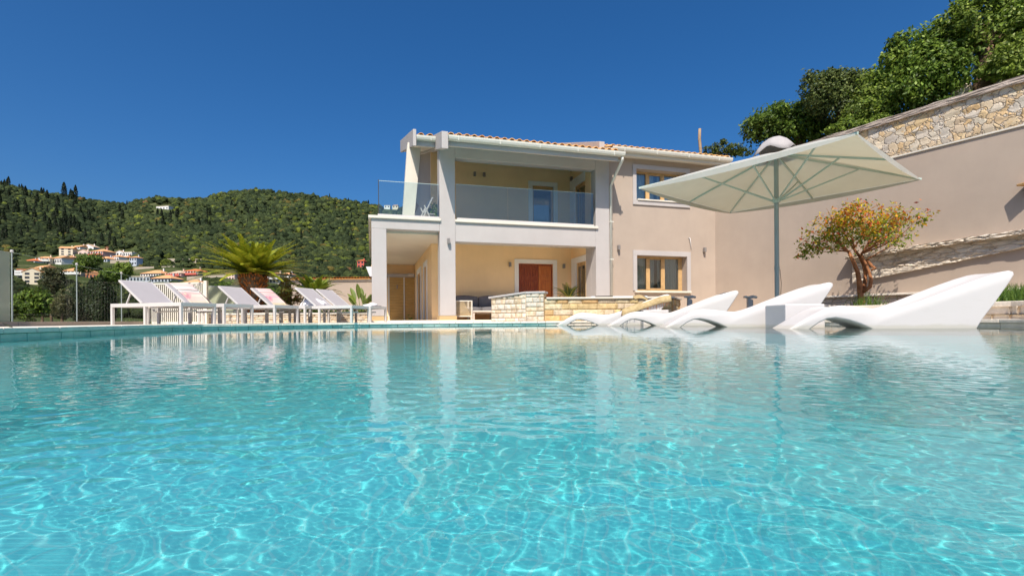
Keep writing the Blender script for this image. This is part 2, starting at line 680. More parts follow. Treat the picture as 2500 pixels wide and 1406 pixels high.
# ================================================================== SETTING: pool, deck, hills
ZD = 0.09                                            # deck level, water at 0
POOL = [(-2.2, -5.5), (-4.35, 2.46), (-5.03, 4.83), (-6.22, 9.0), (-6.16, 9.75), (-5.55, 10.9), (-4.75, 12.0), (-3.7, 12.75), (-2.4, 13.15),
        (-0.8, 13.25), (0.9, 13.15), (4.3, 12.9), (5.9, 11.2), (6.9, 9.2), (7.35, 7.4), (7.2, 5.5), (6.6, 2.0), (6.2, -5.5)]
POOL = [Vector((x, y, 0)) for x, y in POOL]


def mosaic(name, lo, hi, band):
    k = N(name).set(0.4, 0.3)
    v = k.world(rz=0.27)
    br = k.n('TexBrick')
    br.offset = 0.0
    br.inputs['Scale'].default_value = 1.0
    br.inputs['Brick Width'].default_value = 0.05
    br.inputs['Row Height'].default_value = 0.05
    br.inputs['Mortar Size'].default_value = 0.003
    br.inputs['Color1'].default_value = (*lo, 1)
    br.inputs['Color2'].default_value = (*hi, 1)
    br.inputs['Mortar'].default_value = (*band, 1)
    k.l(v, br.inputs['Vector'])
    c = k.mix(0.5, br.outputs['Color'], k.ramp(k.noise(v, 0.7, 3), [(0.35, lo), (0.65, hi)]))
    k.base(c)
    return k.m


TILEP = mosaic('turquoise_mosaic', (0.11, 0.87, 0.89), (0.22, 0.95, 0.96), (0.46, 0.95, 0.93))
SHELFM = mosaic('pale_mosaic', (0.50, 0.60, 0.56), (0.60, 0.68, 0.62), (0.62, 0.66, 0.60))


def deckmat():
    k = N('pale_deck_stone').set(0.75, 0.2)
    v = k.world(rz=-TH)
    br = k.n('TexBrick')
    br.offset = 0.5
    br.inputs['Scale'].default_value = 1.0
    br.inputs['Brick Width'].default_value = 0.9
    br.inputs['Row Height'].default_value = 0.45
    br.inputs['Mortar Size'].default_value = 0.006
    br.inputs['Color1'].default_value = (0.74, 0.65, 0.53, 1)
    br.inputs['Color2'].default_value = (0.80, 0.73, 0.62, 1)
    br.inputs['Mortar'].default_value = (0.42, 0.36, 0.28, 1)
    k.l(v, br.inputs['Vector'])
    c = k.mix(k.ramp(k.noise(v, 3.5, 6, 0.65), [(0.4, (0, 0, 0)), (0.8, (0.4, 0.4, 0.4))]), br.outputs['Color'], (0.55, 0.45, 0.34))
    k.base(c)
    k.bump(k.noise(v, 25, 5), 0.3, 0.006)
    return k.m


DECKM = deckmat()
COPING = pm('coping_stone', (0.70, 0.63, 0.54), 0.8, 0.14, 5, 0.6, 22, 0.15, bd=0.012)
def greenish_stone():
    k = N('waterline_stone').set(0.5, 0.3)
    v = k.world()
    k.base(k.ramp(k.noise(v, 4, 6, 0.65), [(0.3, (0.24, 0.38, 0.35)), (0.55, (0.38, 0.48, 0.43)), (0.8, (0.52, 0.54, 0.46))]))
    k.bump(k.noise(v, 20, 5), 0.4, 0.008)
    return k.m


WLINE = greenish_stone()

# --- pool basin and shelf
mb = MB()
n = len(POOL)
zb = -0.9
mb.add([(p.x, p.y, zb) for p in POOL], [tuple(range(n))])
mb.add([(p.x, p.y, zb) for p in POOL] + [(p.x, p.y, -0.06) for p in POOL], [(i, (i + 1) % n, n + (i + 1) % n, n + i) for i in range(n)])
basin = mb.build('pool_basin', TILEP)
tag(basin, kind='structure')
basin.cycles.is_caustics_receiver = True
mb = MB()
mb.prism([(1.0, 14.0), (1.3, 11.6), (2.0, 9.2), (2.5, 7.2), (2.75, 6.0), (3.1, 5.0), (4.2, 4.5), (9, 4.4), (9, 14)], 'z', zb + 0.01, -0.11)
sh = mb.build('pool_shelf', SHELFM)
tag(sh, kind='structure')
sh.cycles.is_caustics_receiver = True

# --- coping: a greenish course at the waterline and a cream slab course above, stone by stone
rng = random.Random(4)


def ring_stones(z0, z1, inner, outer, lmin, lmax, gap, m, name, jit=0.004, span=(0, 99)):
    mb = MB()
    for i in range(len(POOL)):
        a, b = POOL[i], POOL[(i + 1) % len(POOL)]
        if i == len(POOL) - 1 or not span[0] <= i < span[1]:
            continue
        t = (b - a)
        L = t.length
        t.normalize()
        nr = Vector((-t.y, t.x, 0))                        # outwards is to the left going this way round
        if nr.dot(Vector((0.5, 5, 0)) - a) > 0:
            nr = -nr
        x = 0.0
        while x < L - 0.05:
            e = min(L, x + rng.uniform(lmin, lmax))
            if L - e < lmin * 0.5:
                e = L
            j = rng.uniform(-jit, jit)
            p0, p1 = a + t * (x + gap / 2), a + t * (e - gap / 2)
            q = [p0 - nr * (inner + j), p1 - nr * (inner + j), p1 + nr * outer, p0 + nr * outer]
            vs = [(v.x, v.y, z0) for v in q] + [(v.x, v.y, z1 + rng.uniform(-0.002, 0.002)) for v in q]
            mb.add(vs, [(3, 2, 1, 0), (4, 5, 6, 7), (0, 1, 5, 4), (1, 2, 6, 5), (2, 3, 7, 6), (3, 0, 4, 7)])
            x = e
    return tag(mb.build(name, m, bevel=0.006), kind='structure')


ring_stones(-0.14, 0.045, 0.0, 0.25, 0.22, 0.42, 0.008, WLINE, 'waterline_course', span=(0, 10))
ring_stones(-0.14, 0.045, 0.0, 0.25, 0.3, 0.5, 0.008, COPING, 'waterline_course', span=(10, 99))
ring_stones(0.049, ZD + 0.012, 0.03, 0.42, 0.35, 0.62, 0.006, COPING, 'pool_coping')

# --- deck: one sheet with the pool cut out
out = [Vector(p) for p in ((-6.5, -7, 0), (-7.4, 3, 0), (-8.62, 7.4, 0), (-11.6, 17.2, 0), (-11.2, 18.5, 0), (8.0, 27, 0), (13, 18, 0), (16, 8, 0), (15, -7, 0))]
hole = []
for i, p in enumerate(POOL):                                  # hole a little larger than the water
    c = Vector((0.5, 4.5, 0))
    hole.append(p + (p - c).normalized() * 0.2)
tris = tessellate_polygon([out, hole])
allp = out + hole
mb = MB()
mb.add([(p.x, p.y, ZD) for p in allp], [tuple(t) for t in tris])
no = len(out)
mb.add([(p.x, p.y, ZD) for p in out] + [(p.x, p.y, -3.5) for p in out], [(i, (i + 1) % no, no + (i + 1) % no, no + i) for i in range(no)])
tag(mb.build('deck', DECKM), kind='structure')

# --- water: one sheet, real ripples
WR = np.random.default_rng(11)


def water():
    ys = [np.arange(-5.5, -1.2, 0.06), np.arange(-1.2, 0.3, 0.011)]
    y = 0.3
    g = []
    while y < 14.0:
        g.append(y)
        y *= 1.0047
    ys = np.concatenate(ys + [np.array(g)])
    t = np.linspace(-1, 1, 900)
    wy = np.maximum(1.25, np.abs(ys)) * 1.18
    X = wy[:, None] * t[None, :]
    ex = np.linspace(0, 1, 14)[1:]
    Lx = X[:, :1] - ex[None, ::-1] * np.maximum(0.5, 9.5 + X[:, :1])
    Rx = X[:, -1:] + ex[None, :] * np.maximum(0.5, 9.5 - X[:, -1:])
    X = np.concatenate([Lx, X, Rx], 1)
    Y = np.repeat(ys[:, None], X.shape[1], 1)
    dy = np.gradient(ys)[:, None]
    D = np.maximum(0.25, np.hypot(X, Y))
    Z = np.zeros_like(X)
    lam = np.concatenate([np.exp(WR.uniform(math.log(0.032), math.log(0.095), 120)), np.exp(WR.uniform(math.log(0.2), math.log(0.8), 24))])
    for L in lam:
        a = WR.normal(R(10), 1.1 if L < 0.18 else 0.35)                      # most crests run across the view
        k = 2 * math.pi / L
        ph = WR.uniform(0, 6.28)
        slope = 0.0025 if L < 0.18 else 0.0007
        fade = np.clip((L / (2.6 * np.maximum(dy, 0.0035)) - 0.8), 0, 1)
        calm = 1.0 / (1 + (D / 7.0) ** 2) + 0.2 if L < 0.18 else 0.8
        Z += slope / k * fade * calm * np.sin(k * (X * math.sin(a) + Y * math.cos(a)) + ph + 0.9 * np.sin(X * 1.3 + Y * 0.8 + ph))
    nr, nc = X.shape
    idx = np.arange(nr * nc).reshape(nr, nc)
    f = np.stack([idx[:-1, :-1], idx[:-1, 1:], idx[1:, 1:], idx[1:, :-1]], -1).reshape(-1, 4)
    v = np.stack([X, Y, Z], -1).reshape(-1, 3)
    k = N('pool_water')
    k.t.nodes.remove(k.b)
    rf = k.n('BsdfRefraction')
    rf.inputs['Color'].default_value = (0.97, 1.0, 1.0, 1)
    rf.inputs['Roughness'].default_value = 0.0
    rf.inputs['IOR'].default_value = 1.333
    tr = k.n('BsdfTransparent')
    tr.inputs[0].default_value = (0.97, 1.0, 1.0, 1)
    body = k.n('MixShader')                          # clear water: part of the light passes straight, part is bent
    body.inputs[0].default_value = 0.26
    k.l(rf.outputs[0], body.inputs[1])
    k.l(tr.outputs[0], body.inputs[2])
    gl = k.n('BsdfGlossy')
    gl.inputs['Roughness'].default_value = 0.0
    fr = k.n('Fresnel')
    fr.inputs[0].default_value = 1.333
    mx = k.n('MixShader')
    k.l(fr.outputs[0], mx.inputs[0])
    k.l(body.outputs[0], mx.inputs[1])
    k.l(gl.outputs[0], mx.inputs[2])
    k.l(mx.outputs[0], k.out.inputs[0])
    o = np_mesh('water', v, f, k.m, smooth=True)
    o.cycles.is_caustics_caster = True
    return tag(o, kind='structure')


water()

# --- far hills: height as a function of bearing and distance
RIDGE = [(-2500, 330), (-900, 340), (-400, 380), (-150, 410), (0, 448), (45, 462), (95, 474), (150, 479), (220, 491), (305, 504), (345, 492),
         (385, 485), (440, 490), (500, 488), (560, 472), (620, 467), (680, 472), (760, 480), (830, 491), (905, 503), (1000, 512), (1300, 560), (2000, 640), (4200, 700)]
DCTL = [(18, -0.03), (30, 0.02), (60, 0.10), (120, 0.22), (200, 0.36), (300, 0.55), (420, 0.80), (560, 1.0), (640, 0.98), (900, 0.72)]


def interp(tab, x):
    xs = [a for a, _ in tab]
    return float(np.interp(x, xs, [b for _, b in tab]))


def horiz(px):
    return PY0 - ROLL * (px - PX0)


def hill_z(px, d):
    fr = interp(DCTL, d)
    py = 792 + (interp(RIDGE, px) - 792) * fr
    return CAMZ + (horiz(px) - py) / F * d - 1.2 * math.exp(-d / 60)


def hill_d(px, py):
    fr = (792 - py) / (792 - interp(RIDGE, px))
    return float(np.interp(fr, [b for _, b in DCTL[:8]], [a for a, _ in DCTL[:8]]))


def hill_pt(px, py, lift=0.0):
    d = hill_d(px, py)
    return Vector(((px - PX0) / F * d, d, hill_z(px, d) + lift))


pxs = np.concatenate([np.linspace(-2500, -300, 40), np.linspace(-280, 1100, 180), np.linspace(1150, 4200, 30)])
ds = np.concatenate([np.linspace(18, 60, 20), np.linspace(64, 640, 110), np.linspace(660, 900, 10)])
hv = np.zeros((len(ds), len(pxs), 3))
for i, d in enumerate(ds):
    for j, p in enumerate(pxs):
        z = hill_z(p, d)
        z += (math.sin(p * 0.021 + d * 0.05) + math.sin(p * 0.05 - d * 0.03) * 0.6) * 0.0028 * d * min(1, d / 150)
        hv[i, j] = ((p - PX0) / F * d, d, z)
nr, nc = hv.shape[:2]
idx = np.arange(nr * nc).reshape(nr, nc)
hf = np.stack([idx[:-1, :-1], idx[:-1, 1:], idx[1:, 1:], idx[1:, :-1]], -1).reshape(-1, 4)
HILLM = hillmat()
tag(np_mesh('hills', hv.reshape(-1, 3), hf, HILLM, smooth=True), kind='structure')
mb = MB()
mb.lathe([(3500, -9.0), (3500, -8.99)], 48)
tag(mb.build('ground', HILLM), kind='structure')

# ================================================================== THE HOUSE
HS = 15.0 / 14.0
O0 = Vector((-2.0418, 14.0, 0.15))
c0 = Vector((0, 0, 0.15))
HOUSE_O = c0 + (O0 - c0) * HS
HOUSE_O.z = 0.15 - 0.15 * HS
house = empty('villa', HOUSE_O, TH, 'two storey white and beige villa with tiled roof and open porches', 'house', sc=HS)


def hw(s, nn, z):
    """house coordinates to world"""
    return HOUSE_O + (U * s + V * nn + Vector((0, 0, z))) * HS


def wall_holes(mb, a0, a1, z0, z1, n0, n1, holes, axis='s', skip_back=False):
    """wall slab with rectangular openings; axis 's' runs along the facade, 'n' runs into the house"""
    xs = sorted({a0, a1, *[h[0] for h in holes], *[h[1] for h in holes]})
    zs = sorted({z0, z1, *[h[2] for h in holes], *[h[3] for h in holes]})

    def solid(i, j):
        if i < 0 or j < 0 or i >= len(xs) - 1 or j >= len(zs) - 1:
            return False
        cx, cz = (xs[i] + xs[i + 1]) / 2, (zs[j] + zs[j + 1]) / 2
        return not any(h[0] < cx < h[1] and h[2] < cz < h[3] for h in holes)

    def P(a, nn, z):
        return (a, nn, z) if axis == 's' else (nn, a, z)
    for i in range(len(xs) - 1):
        for j in range(len(zs) - 1):
            if not solid(i, j):
                continue
            x0, x1, y0, y1 = xs[i], xs[i + 1], zs[j], zs[j + 1]
            mb.add([P(x0, n0, y0), P(x1, n0, y0), P(x1, n0, y1), P(x0, n0, y1)], [(0, 1, 2, 3)])
            mb.add([P(x0, n1, y0), P(x1, n1, y0), P(x1, n1, y1), P(x0, n1, y1)], [(3, 2, 1, 0)])
            for (di, dj, q) in ((-1, 0, (x0, y0, x0, y1)), (1, 0, (x1, y0, x1, y1)), (0, -1, (x0, y0, x1, y0)), (0, 1, (x0, y1, x1, y1))):
                if not solid(i + di, j + dj):
                    mb.add([P(q[0], n0, q[1]), P(q[2], n0, q[3]), P(q[2], n1, q[3]), P(q[0], n1, q[1])], [(0, 1, 2, 3)])
    return mb


def hp(name, mbx, m, bevel=0.0, parent=None, smooth=False):
    return mbx.build(name, m, parent or house, smooth, bevel)


# --- slabs and floors
hp('terrace_floor', MB().box(-2.0, 9.3, -0.25, 9.5, -0.3, 0.148), pm('warm_floor_tile', (0.88, 0.76, 0.60), 0.5, 0.06, 2.0, 0.05))
hp('balcony_slab', MB().box(-1.87, 4.87, 0.36, 9.0, 2.63, 2.985), CREAM)
hp('balcony_floor', MB().box(-1.6, 4.86, 0.305, 2.0, 2.985, 3.0), bpy.data.materials['warm_floor_tile'])
# --- front frame of columns and beams (white)
hp('column', MB().box(-1.87, -1.47, 0.0, 0.42, 0.27, 2.68), WHITE, 0.012)
hp('column_base', MB().box(-1.89, -1.45, -0.02, 0.44, 0.148, 0.268), ASHLAR, 0.008)
m_ = MB().box(0.0, 0.45, 0.0, 0.45, 0.27, 5.14)
hp('column', m_, WHITE, 0.012)
hp('column_base', MB().box(-0.025, 0.475, -0.025, 0.475, 0.148, 0.268), ASHLAR, 0.008)
hp('column', MB().box(4.87, 5.34, 0.0, 0.333, 0.0, 5.14), WHITE, 0.012)
hp('column', MB().box(4.872, 5.34, 0.335, 0.755, 0.0, 2.62), WHITE)
hp('balcony_beam', MB().box(0.452, 4.868, 0.003, 0.355, 2.40, 2.955), WHITE, 0.008)
hp('balcony_beam', MB().box(-1.872, -0.002, 0.003, 0.355, 2.682, 2.955), WHITE, 0.008)
hp('balcony_ledge', MB().box(0.44, 4.93, -0.06, 0.30, 2.957, 3.035), CREAM, 0.01)
hp('balcony_ledge', MB().box(-1.95, 0.03, -0.06, 0.30, 2.957, 3.035), CREAM, 0.01)
hp('balcony_ledge', MB().box(-1.95, -1.66, 0.302, 8.9, 2.957, 3.035), CREAM, 0.01)
hp('glass_channel', MB().box(0.50, 4.80, -0.01, 0.055, 3.037, 3.085), WMETAL)
hp('glass_channel', MB().box(-1.70, -0.01, -0.01, 0.055, 3.037, 3.085), WMETAL)
hp('eave_beam', MB().box(0.452, 4.868, 0.003, 0.33, 4.81, 5.13), WHITE, 0.008)


def glass_panel(s0, s1, z0, z1, nn=0.02, parent=None):
    g = hp('glass_balustrade', MB().box(s0, s1, nn, nn + 0.012, z0, z1), GLASS, parent=parent)
    e = hp('top_edge', MB().box(s0, s1, nn - 0.001, nn + 0.013, z1, z1 + 0.010), GEDGE, parent=g)
    return g


glass_panel(0.475, 2.02, 3.087, 4.05)
glass_panel(2.03, 4.79, 3.087, 4.05)
g_ = glass_panel(-1.66, -0.02, 3.087, 4.00)
hp('end_post', MB().box(-1.685, -1.665, 0.005, 0.045, 3.087, 4.03), DARK, parent=g_)

# --- body walls
b = MB()
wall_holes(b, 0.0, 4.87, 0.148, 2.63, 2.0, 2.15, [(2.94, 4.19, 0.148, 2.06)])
hp('wall', b, BOUNCELIT)
b = MB()
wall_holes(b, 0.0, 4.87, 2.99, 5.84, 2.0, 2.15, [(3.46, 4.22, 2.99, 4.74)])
hp('wall', b, BOUNCELIT)
b = MB()                                             # left side wall with two doors below
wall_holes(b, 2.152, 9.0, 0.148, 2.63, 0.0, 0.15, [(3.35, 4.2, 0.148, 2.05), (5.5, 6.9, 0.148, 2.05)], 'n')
hp('wall', b, BOUNCELIT)
hp('wall', MB().prism([(2.152, 2.99), (10.9, 2.99), (10.9, 5.75), (6.2, 7.06), (2.152, 5.87)], 'x', 0.002, 0.15), BEIGE)
b = MB()                                             # right wall of the porches, openings above and below
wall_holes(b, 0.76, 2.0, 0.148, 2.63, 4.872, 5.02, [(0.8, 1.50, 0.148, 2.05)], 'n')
hp('wall', b, BOUNCELIT)
b = MB()
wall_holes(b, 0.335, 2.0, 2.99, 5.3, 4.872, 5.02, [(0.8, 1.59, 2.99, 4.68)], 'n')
hp('wall', b, BOUNCELIT)
# dim rooms behind the openings
for (s0, s1, n0, n1, z0, z1) in ((2.3, 4.8, 2.17, 4.5, 3.0, 5.0), (5.03, 5.3, 0.77, 2.2, 0.2, 2.6), (5.03, 5.3, 0.77, 2.2, 3.0, 5.1), (0.16, 1.6, 3.0, 7.2, 0.2, 2.6), (6.0, 8.6, 0.95, 3.4, 0.6, 2.55), (6.0, 8.6, 0.95, 3.4, 3.4, 5.3)):
    mbx = MB().box(s0, s1, n0, n1, z0, z1)
    mbx.f = [f for f in mbx.f]
    # leave the side that meets the opening off
    keep = []
    for f in mbx.f:
        ps = [mbx.v[i] for i in f]
        if n1 - n0 > 0 and (s0, s1) in ((2.3, 4.8), (6.0, 8.6)) and all(abs(p[1] - n0) < 1e-6 for p in ps):
            continue
        if (s0, s1) in ((5.03, 5.3), (0.16, 1.6)) and all(abs(p[0] - s0) < 1e-6 for p in ps):
            continue
        keep.append(f)
    mbx.f = keep
    hp('room', mbx, pm('room_paint', (0.5, 0.48, 0.45), 0.9, 0.05, bump=0) if 'room_paint' not in bpy.data.materials else bpy.data.materials['room_paint'])

# --- right wing
W0, W1, WN = 5.342, 9.34, 0.08
b = MB()
wall_holes(b, W0, W1, -0.1, 5.42, WN, 0.42, [(6.33, 8.20, 1.05, 2.19), (6.33, 8.20, 3.95, 4.97)])
hp('wall', b, BEIGE)
hp('wall', MB().box(9.19, W1 - 0.002, 0.422, 7.5, -0.1, 5.42), BEIGE)


def surround(name, a0, a1, z0, z1, bw, nface, proud, axis='s', bottom=False, m=WHITE, bwt=None):
    """white band round an opening, butted corners"""
    mbx = MB()
    t = bwt or bw

    def bx(x0, x1, y0, y1):
        if axis == 's':
            mbx.box(x0, x1, nface - proud, nface + 0.02, y0, y1)
        else:
            mbx.box(nface - proud, nface + 0.02, x0, x1, y0, y1)
    bx(a0 - bw, a0, z0 - (t if bottom else 0), z1)
    bx(a1, a1 + bw, z0 - (t if bottom else 0), z1)
    bx(a0 - bw, a1 + bw, z1, z1 + t)
    if bottom:
        bx(a0, a1, z0 - t, z0)
    return hp(name, mbx, m, 0.004)


surround('window_surround', 6.33, 8.20, 3.95, 4.97, 0.125, WN, 0.04, bottom=True, bwt=0.135)
surround('window_surround', 6.33, 8.20, 1.05, 2.19, 0.135, WN, 0.04, bottom=False, bwt=0.16)


def curtain(s0, s1, z0, z1, nn, parent, amp=0.03, waves=7, axis='s', m=None):
    mbx = MB()
    k = waves * 8
    vs = []
    for z in (z0, z1):
        for i in range(k + 1):
            a = s0 + (s1 - s0) * i / k
            d = nn + amp * math.sin(i / 8 * 2 * math.pi) + amp * 0.4 * math.sin(i * 0.37)
            vs.append((a, d, z) if axis == 's' else (d, a, z))
    mbx.add(vs, [(i, i + 1, k + 2 + i, k + 1 + i) for i in range(k)])
    return hp('curtain', mbx, m or CURTAIN, parent=parent, smooth=True)


def three_light(z0, z1):
    a0, a1, nf = 6.33, 8.20, 0.34
    fr = MB()
    for x0, x1 in ((a0, a0 + 0.045), (a1 - 0.14, a1)):
        fr.box(x0, x1, nf, nf + 0.06, z0, z1)
    e0, e1 = a0 + 0.045, a1 - 0.14
    fr.box(e0, e1, nf, nf + 0.06, z1 - 0.055, z1)
    fr.box(e0, e1, nf, nf + 0.06, z0, z0 + 0.06)
    wn = hp('window', fr, OAK, 0.004)
    ws = (e1 - e0)
    for q in (0.305, 0.655):
        hp('mullion', MB().box(e0 + ws * q - 0.055, e0 + ws * q + 0.055, nf - 0.012, nf + 0.05, z0 + 0.062, z1 - 0.057), OAK, 0.004, wn)
    sx0, sx1 = e0 + ws * 0.305 + 0.057, e0 + ws * 0.655 - 0.057
    sash = MB()
    sash.box(sx0, sx0 + 0.03, nf - 0.006, nf + 0.045, z0 + 0.064, z1 - 0.059)
    sash.box(sx1 - 0.03, sx1, nf - 0.006, nf + 0.045, z0 + 0.064, z1 - 0.059)
    sash.box(sx0 + 0.03, sx1 - 0.03, nf - 0.006, nf + 0.045, z1 - 0.09, z1 - 0.059)
    sash.box(sx0 + 0.03, sx1 - 0.03, nf - 0.006, nf + 0.045, z0 + 0.064, z0 + 0.1)
    hp('sash', sash, OAK, 0.003, wn)
    for q0, q1 in ((0, 0.305), (0.305, 0.655), (0.655, 1.0)):
        hp('pane', MB().box(e0 + ws * q0 + 0.01, e0 + ws * q1 - 0.01, nf + 0.02, nf + 0.028, z0 + 0.05, z1 - 0.05), PANE, parent=wn)
    curtain(e0 - 0.02, e0 + ws * 0.50, z0 - 0.1, z1, 0.50, wn, 0.028, 10)
    curtain(e0 + ws * 0.58, e1 + 0.08, z0 - 0.1, z1, 0.49, wn, 0.028, 9)
    return wn


three_light(3.95, 4.97)
three_light(1.05, 2.19)
hp('window_sill', MB().box(6.24, 8.32, WN - 0.09, 0.33, 0.99, 1.048), CREAM, 0.006)
hp('window_sill', MB().box(6.36, 8.17, WN - 0.075, 0.33, 3.952, 4.0), CREAM, 0.006)

# --- porch doorway
surround('door_surround', 2.94, 4.19, 0.148, 2.06, 0.145, 2.0, 0.035, m=TRIM)
fr = MB()
fr.box(2.94, 2.985, 2.06, 2.14, 0.15, 2.06)
fr.box(4.145, 4.19, 2.06, 2.14, 0.15, 2.06)
fr.box(2.985, 4.145, 2.06, 2.14, 2.0, 2.06)
door = hp('door', fr, DOORW, 0.004)


def leaf(s0, s1, cols, rows, m, nn, name):
    mbx = MB().box(s0, s1, nn, nn + 0.05, 0.17, 1.998)
    lf = hp(name, mbx, m, 0.003, door)
    pw = (s1 - s0 - 0.06) / cols
    ph = (1.80) / rows
    for i in range(cols):
        for j in range(rows):
            x0, x1 = s0 + 0.03 + i * pw + pw * 0.17, s0 + 0.03 + (i + 1) * pw - pw * 0.17
            z0, z1 = 0.20 + j * ph + ph * 0.17, 0.20 + (j + 1) * ph - ph * 0.17
            # raised field with a sunk moulding round it
            pb = MB()
            pb.box(x0, x1, nn - 0.004, nn, z0, z1)
            for (a0, a1, b0, b1) in ((x0, x1, z1 - 0.022, z1), (x0, x1, z0, z0 + 0.022), (x0, x0 + 0.022, z0 + 0.022, z1 - 0.022), (x1 - 0.022, x1, z0 + 0.022, z1 - 0.022)):
                pb.box(a0, a1, nn - 0.02, nn - 0.004, b0, b1)
            pb.box(x0 + 0.05, x1 - 0.05, nn - 0.016, nn - 0.004, z0 + 0.05, z1 - 0.05)
            pb.build('door_panel', m, lf, bevel=0.003)
    return lf


leaf(2.987, 3.69, 3, 4, DOORW, 2.085, 'door_leaf')
leaf(3.694, 4.143, 1, 4, DOORW2, 2.075, 'door_leaf')
hp('door_handle', MB().tube([(3.63, 2.085, 1.08), (3.63, 2.03, 1.08), (3.54, 2.03, 1.08)], 0.012, 8), DARK, parent=door, smooth=True)

# --- upper balcony door
surround('door_surround', 3.46, 4.22, 2.99, 4.74, 0.15, 2.0, 0.035, m=TRIM)
fr = MB()
fr.box(3.462, 3.52, 2.07, 2.13, 3.0, 4.738)
fr.box(4.16, 4.218, 2.07, 2.13, 3.0, 4.738)
fr.box(3.52, 4.16, 2.07, 2.13, 4.63, 4.738)
bd = hp('balcony_door', fr, OAK, 0.004)
hp('pane', MB().box(3.51, 4.17, 2.095, 2.105, 3.0, 4.65), PANE, parent=bd)
hp('door_handle', MB().box(4.12, 4.14, 2.06, 2.09, 3.85, 4.0), DARK, parent=bd)
curtain(2.95, 3.4, 3.0, 4.9, 2.5, bd)
# pale opaque panel as the far window of the room
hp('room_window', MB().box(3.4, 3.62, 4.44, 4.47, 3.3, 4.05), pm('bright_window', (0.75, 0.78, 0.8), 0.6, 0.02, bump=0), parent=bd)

# --- glazed sliding doors in the right wall of both porches
for (z0, z1, n1, zt) in ((0.15, 2.05, 1.50, 2.25), (2.99, 4.68, 1.59, 4.97)):
    sb = MB()
    sb.box(4.838, 4.872, n1, n1 + 0.42, z0, zt)
    sb.box(4.838, 4.872, 0.765, n1, z1, zt)
    hp('door_surround', sb, TRIM, 0.004)
    fr = MB()
    fr.box(4.90, 4.96, n1 - 0.06, n1 - 0.002, z0, z1 - 0.002)
    fr.box(4.90, 4.96, 0.80, 0.86, z0, z1 - 0.002)
    fr.box(4.90, 4.96, 0.86, n1 - 0.06, z1 - 0.12, z1 - 0.002)
    fr.box(4.90, 4.95, n1 - 0.30, n1 - 0.24, z0, z1 - 0.12)
    sd = hp('sliding_door', fr, OAK, 0.004)
    hp('pane', MB().box(4.925, 4.933, 0.85, n1 - 0.05, z0 + 0.02, z1 - 0.1), PANE, parent=sd)
    curtain(0.9, 1.25, z0, z1 + 0.1, 5.1, sd, 0.025, 4, 'n', pm('grey_curtain', (0.30, 0.31, 0.28), 0.9, 0.05, bump=0) if 'grey_curtain' not in bpy.data.materials else bpy.data.materials['grey_curtain'])

# --- side doors in the left passage
for (n0, n1) in ((3.35, 4.2), (5.5, 6.9)):
    sb = MB()
    sb.box(-0.035, 0.0, n0 - 0.18, n0, 0.148, 2.05)
    sb.box(-0.035, 0.0, n1, n1 + 0.18, 0.148, 2.05)
    sb.box(-0.035, 0.0, n0 - 0.18, n1 + 0.18, 2.05, 2.25)
    hp('door_surround', sb, TRIM, 0.004)
    fr = MB()
    fr.box(0.05, 0.11, n0, n0 + 0.06, 0.15, 2.048)
    fr.box(0.05, 0.11, n1 - 0.06, n1, 0.15, 2.048)
    fr.box(0.05, 0.11, n0 + 0.06, n1 - 0.06, 1.96, 2.048)
    sd = hp('side_door', fr, OAK, 0.004)
    hp('pane', MB().box(0.075, 0.083, n0 + 0.05, n1 - 0.05, 0.17, 1.97), PANE, parent=sd)

# --- board screen closing the passage
sc_ = MB()
for i in range(15):
    z = 0.16 + i * 0.1265
    sc_.box(-1.10, -0.505, 8.30, 8.33, z, z + 0.122)
    sc_.box(-0.44, -0.01, 8.30, 8.33, z, z + 0.122)
scr = hp('board_screen', sc_, SCREENW, 0.003)
hp('screen_post', MB().box(-1.17, -1.105, 8.27, 8.34, 0.15, 2.06), CREAM, 0.004, scr)
hp('screen_post', MB().box(-0.50, -0.445, 8.27, 8.34, 0.15, 2.06), CREAM, 0.004, scr)
hp('screen_lamp', MB().box(-0.80, -0.755, 8.2, 8.298, 1.55, 1.71), LAMPM, 0.004, scr)
hp('passage_beam', MB().box(-1.5, 0.0, 8.25, 8.5, 2.062, 2.2), WHITE)
hp('passage_wall', MB().box(-1.87, -0.001, 8.52, 8.7, 2.2, 2.63), BOUNCELIT)
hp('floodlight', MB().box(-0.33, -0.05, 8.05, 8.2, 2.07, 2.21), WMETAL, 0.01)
hp('wall', MB().box(-1.87, -1.17, 8.52, 8.7, 0.15, 2.2), BOUNCELIT)

# --- leaning buttress and upper left wing
n0 = 1.5
front = [(-0.97, 2.9), (-0.62, 2.9), (-0.35, 5.66), (-0.77, 5.66)]
hp('buttress', MB().prism(front, 'y', n0, n0 + 0.42), CREAM, 0.01)

# --- roofs
SL = 0.297


def zr(nn):
    return 5.10 + SL * (nn + 0.85)


def zr2(nn):
    return 5.46 + 0.33 * (nn + 0.25)


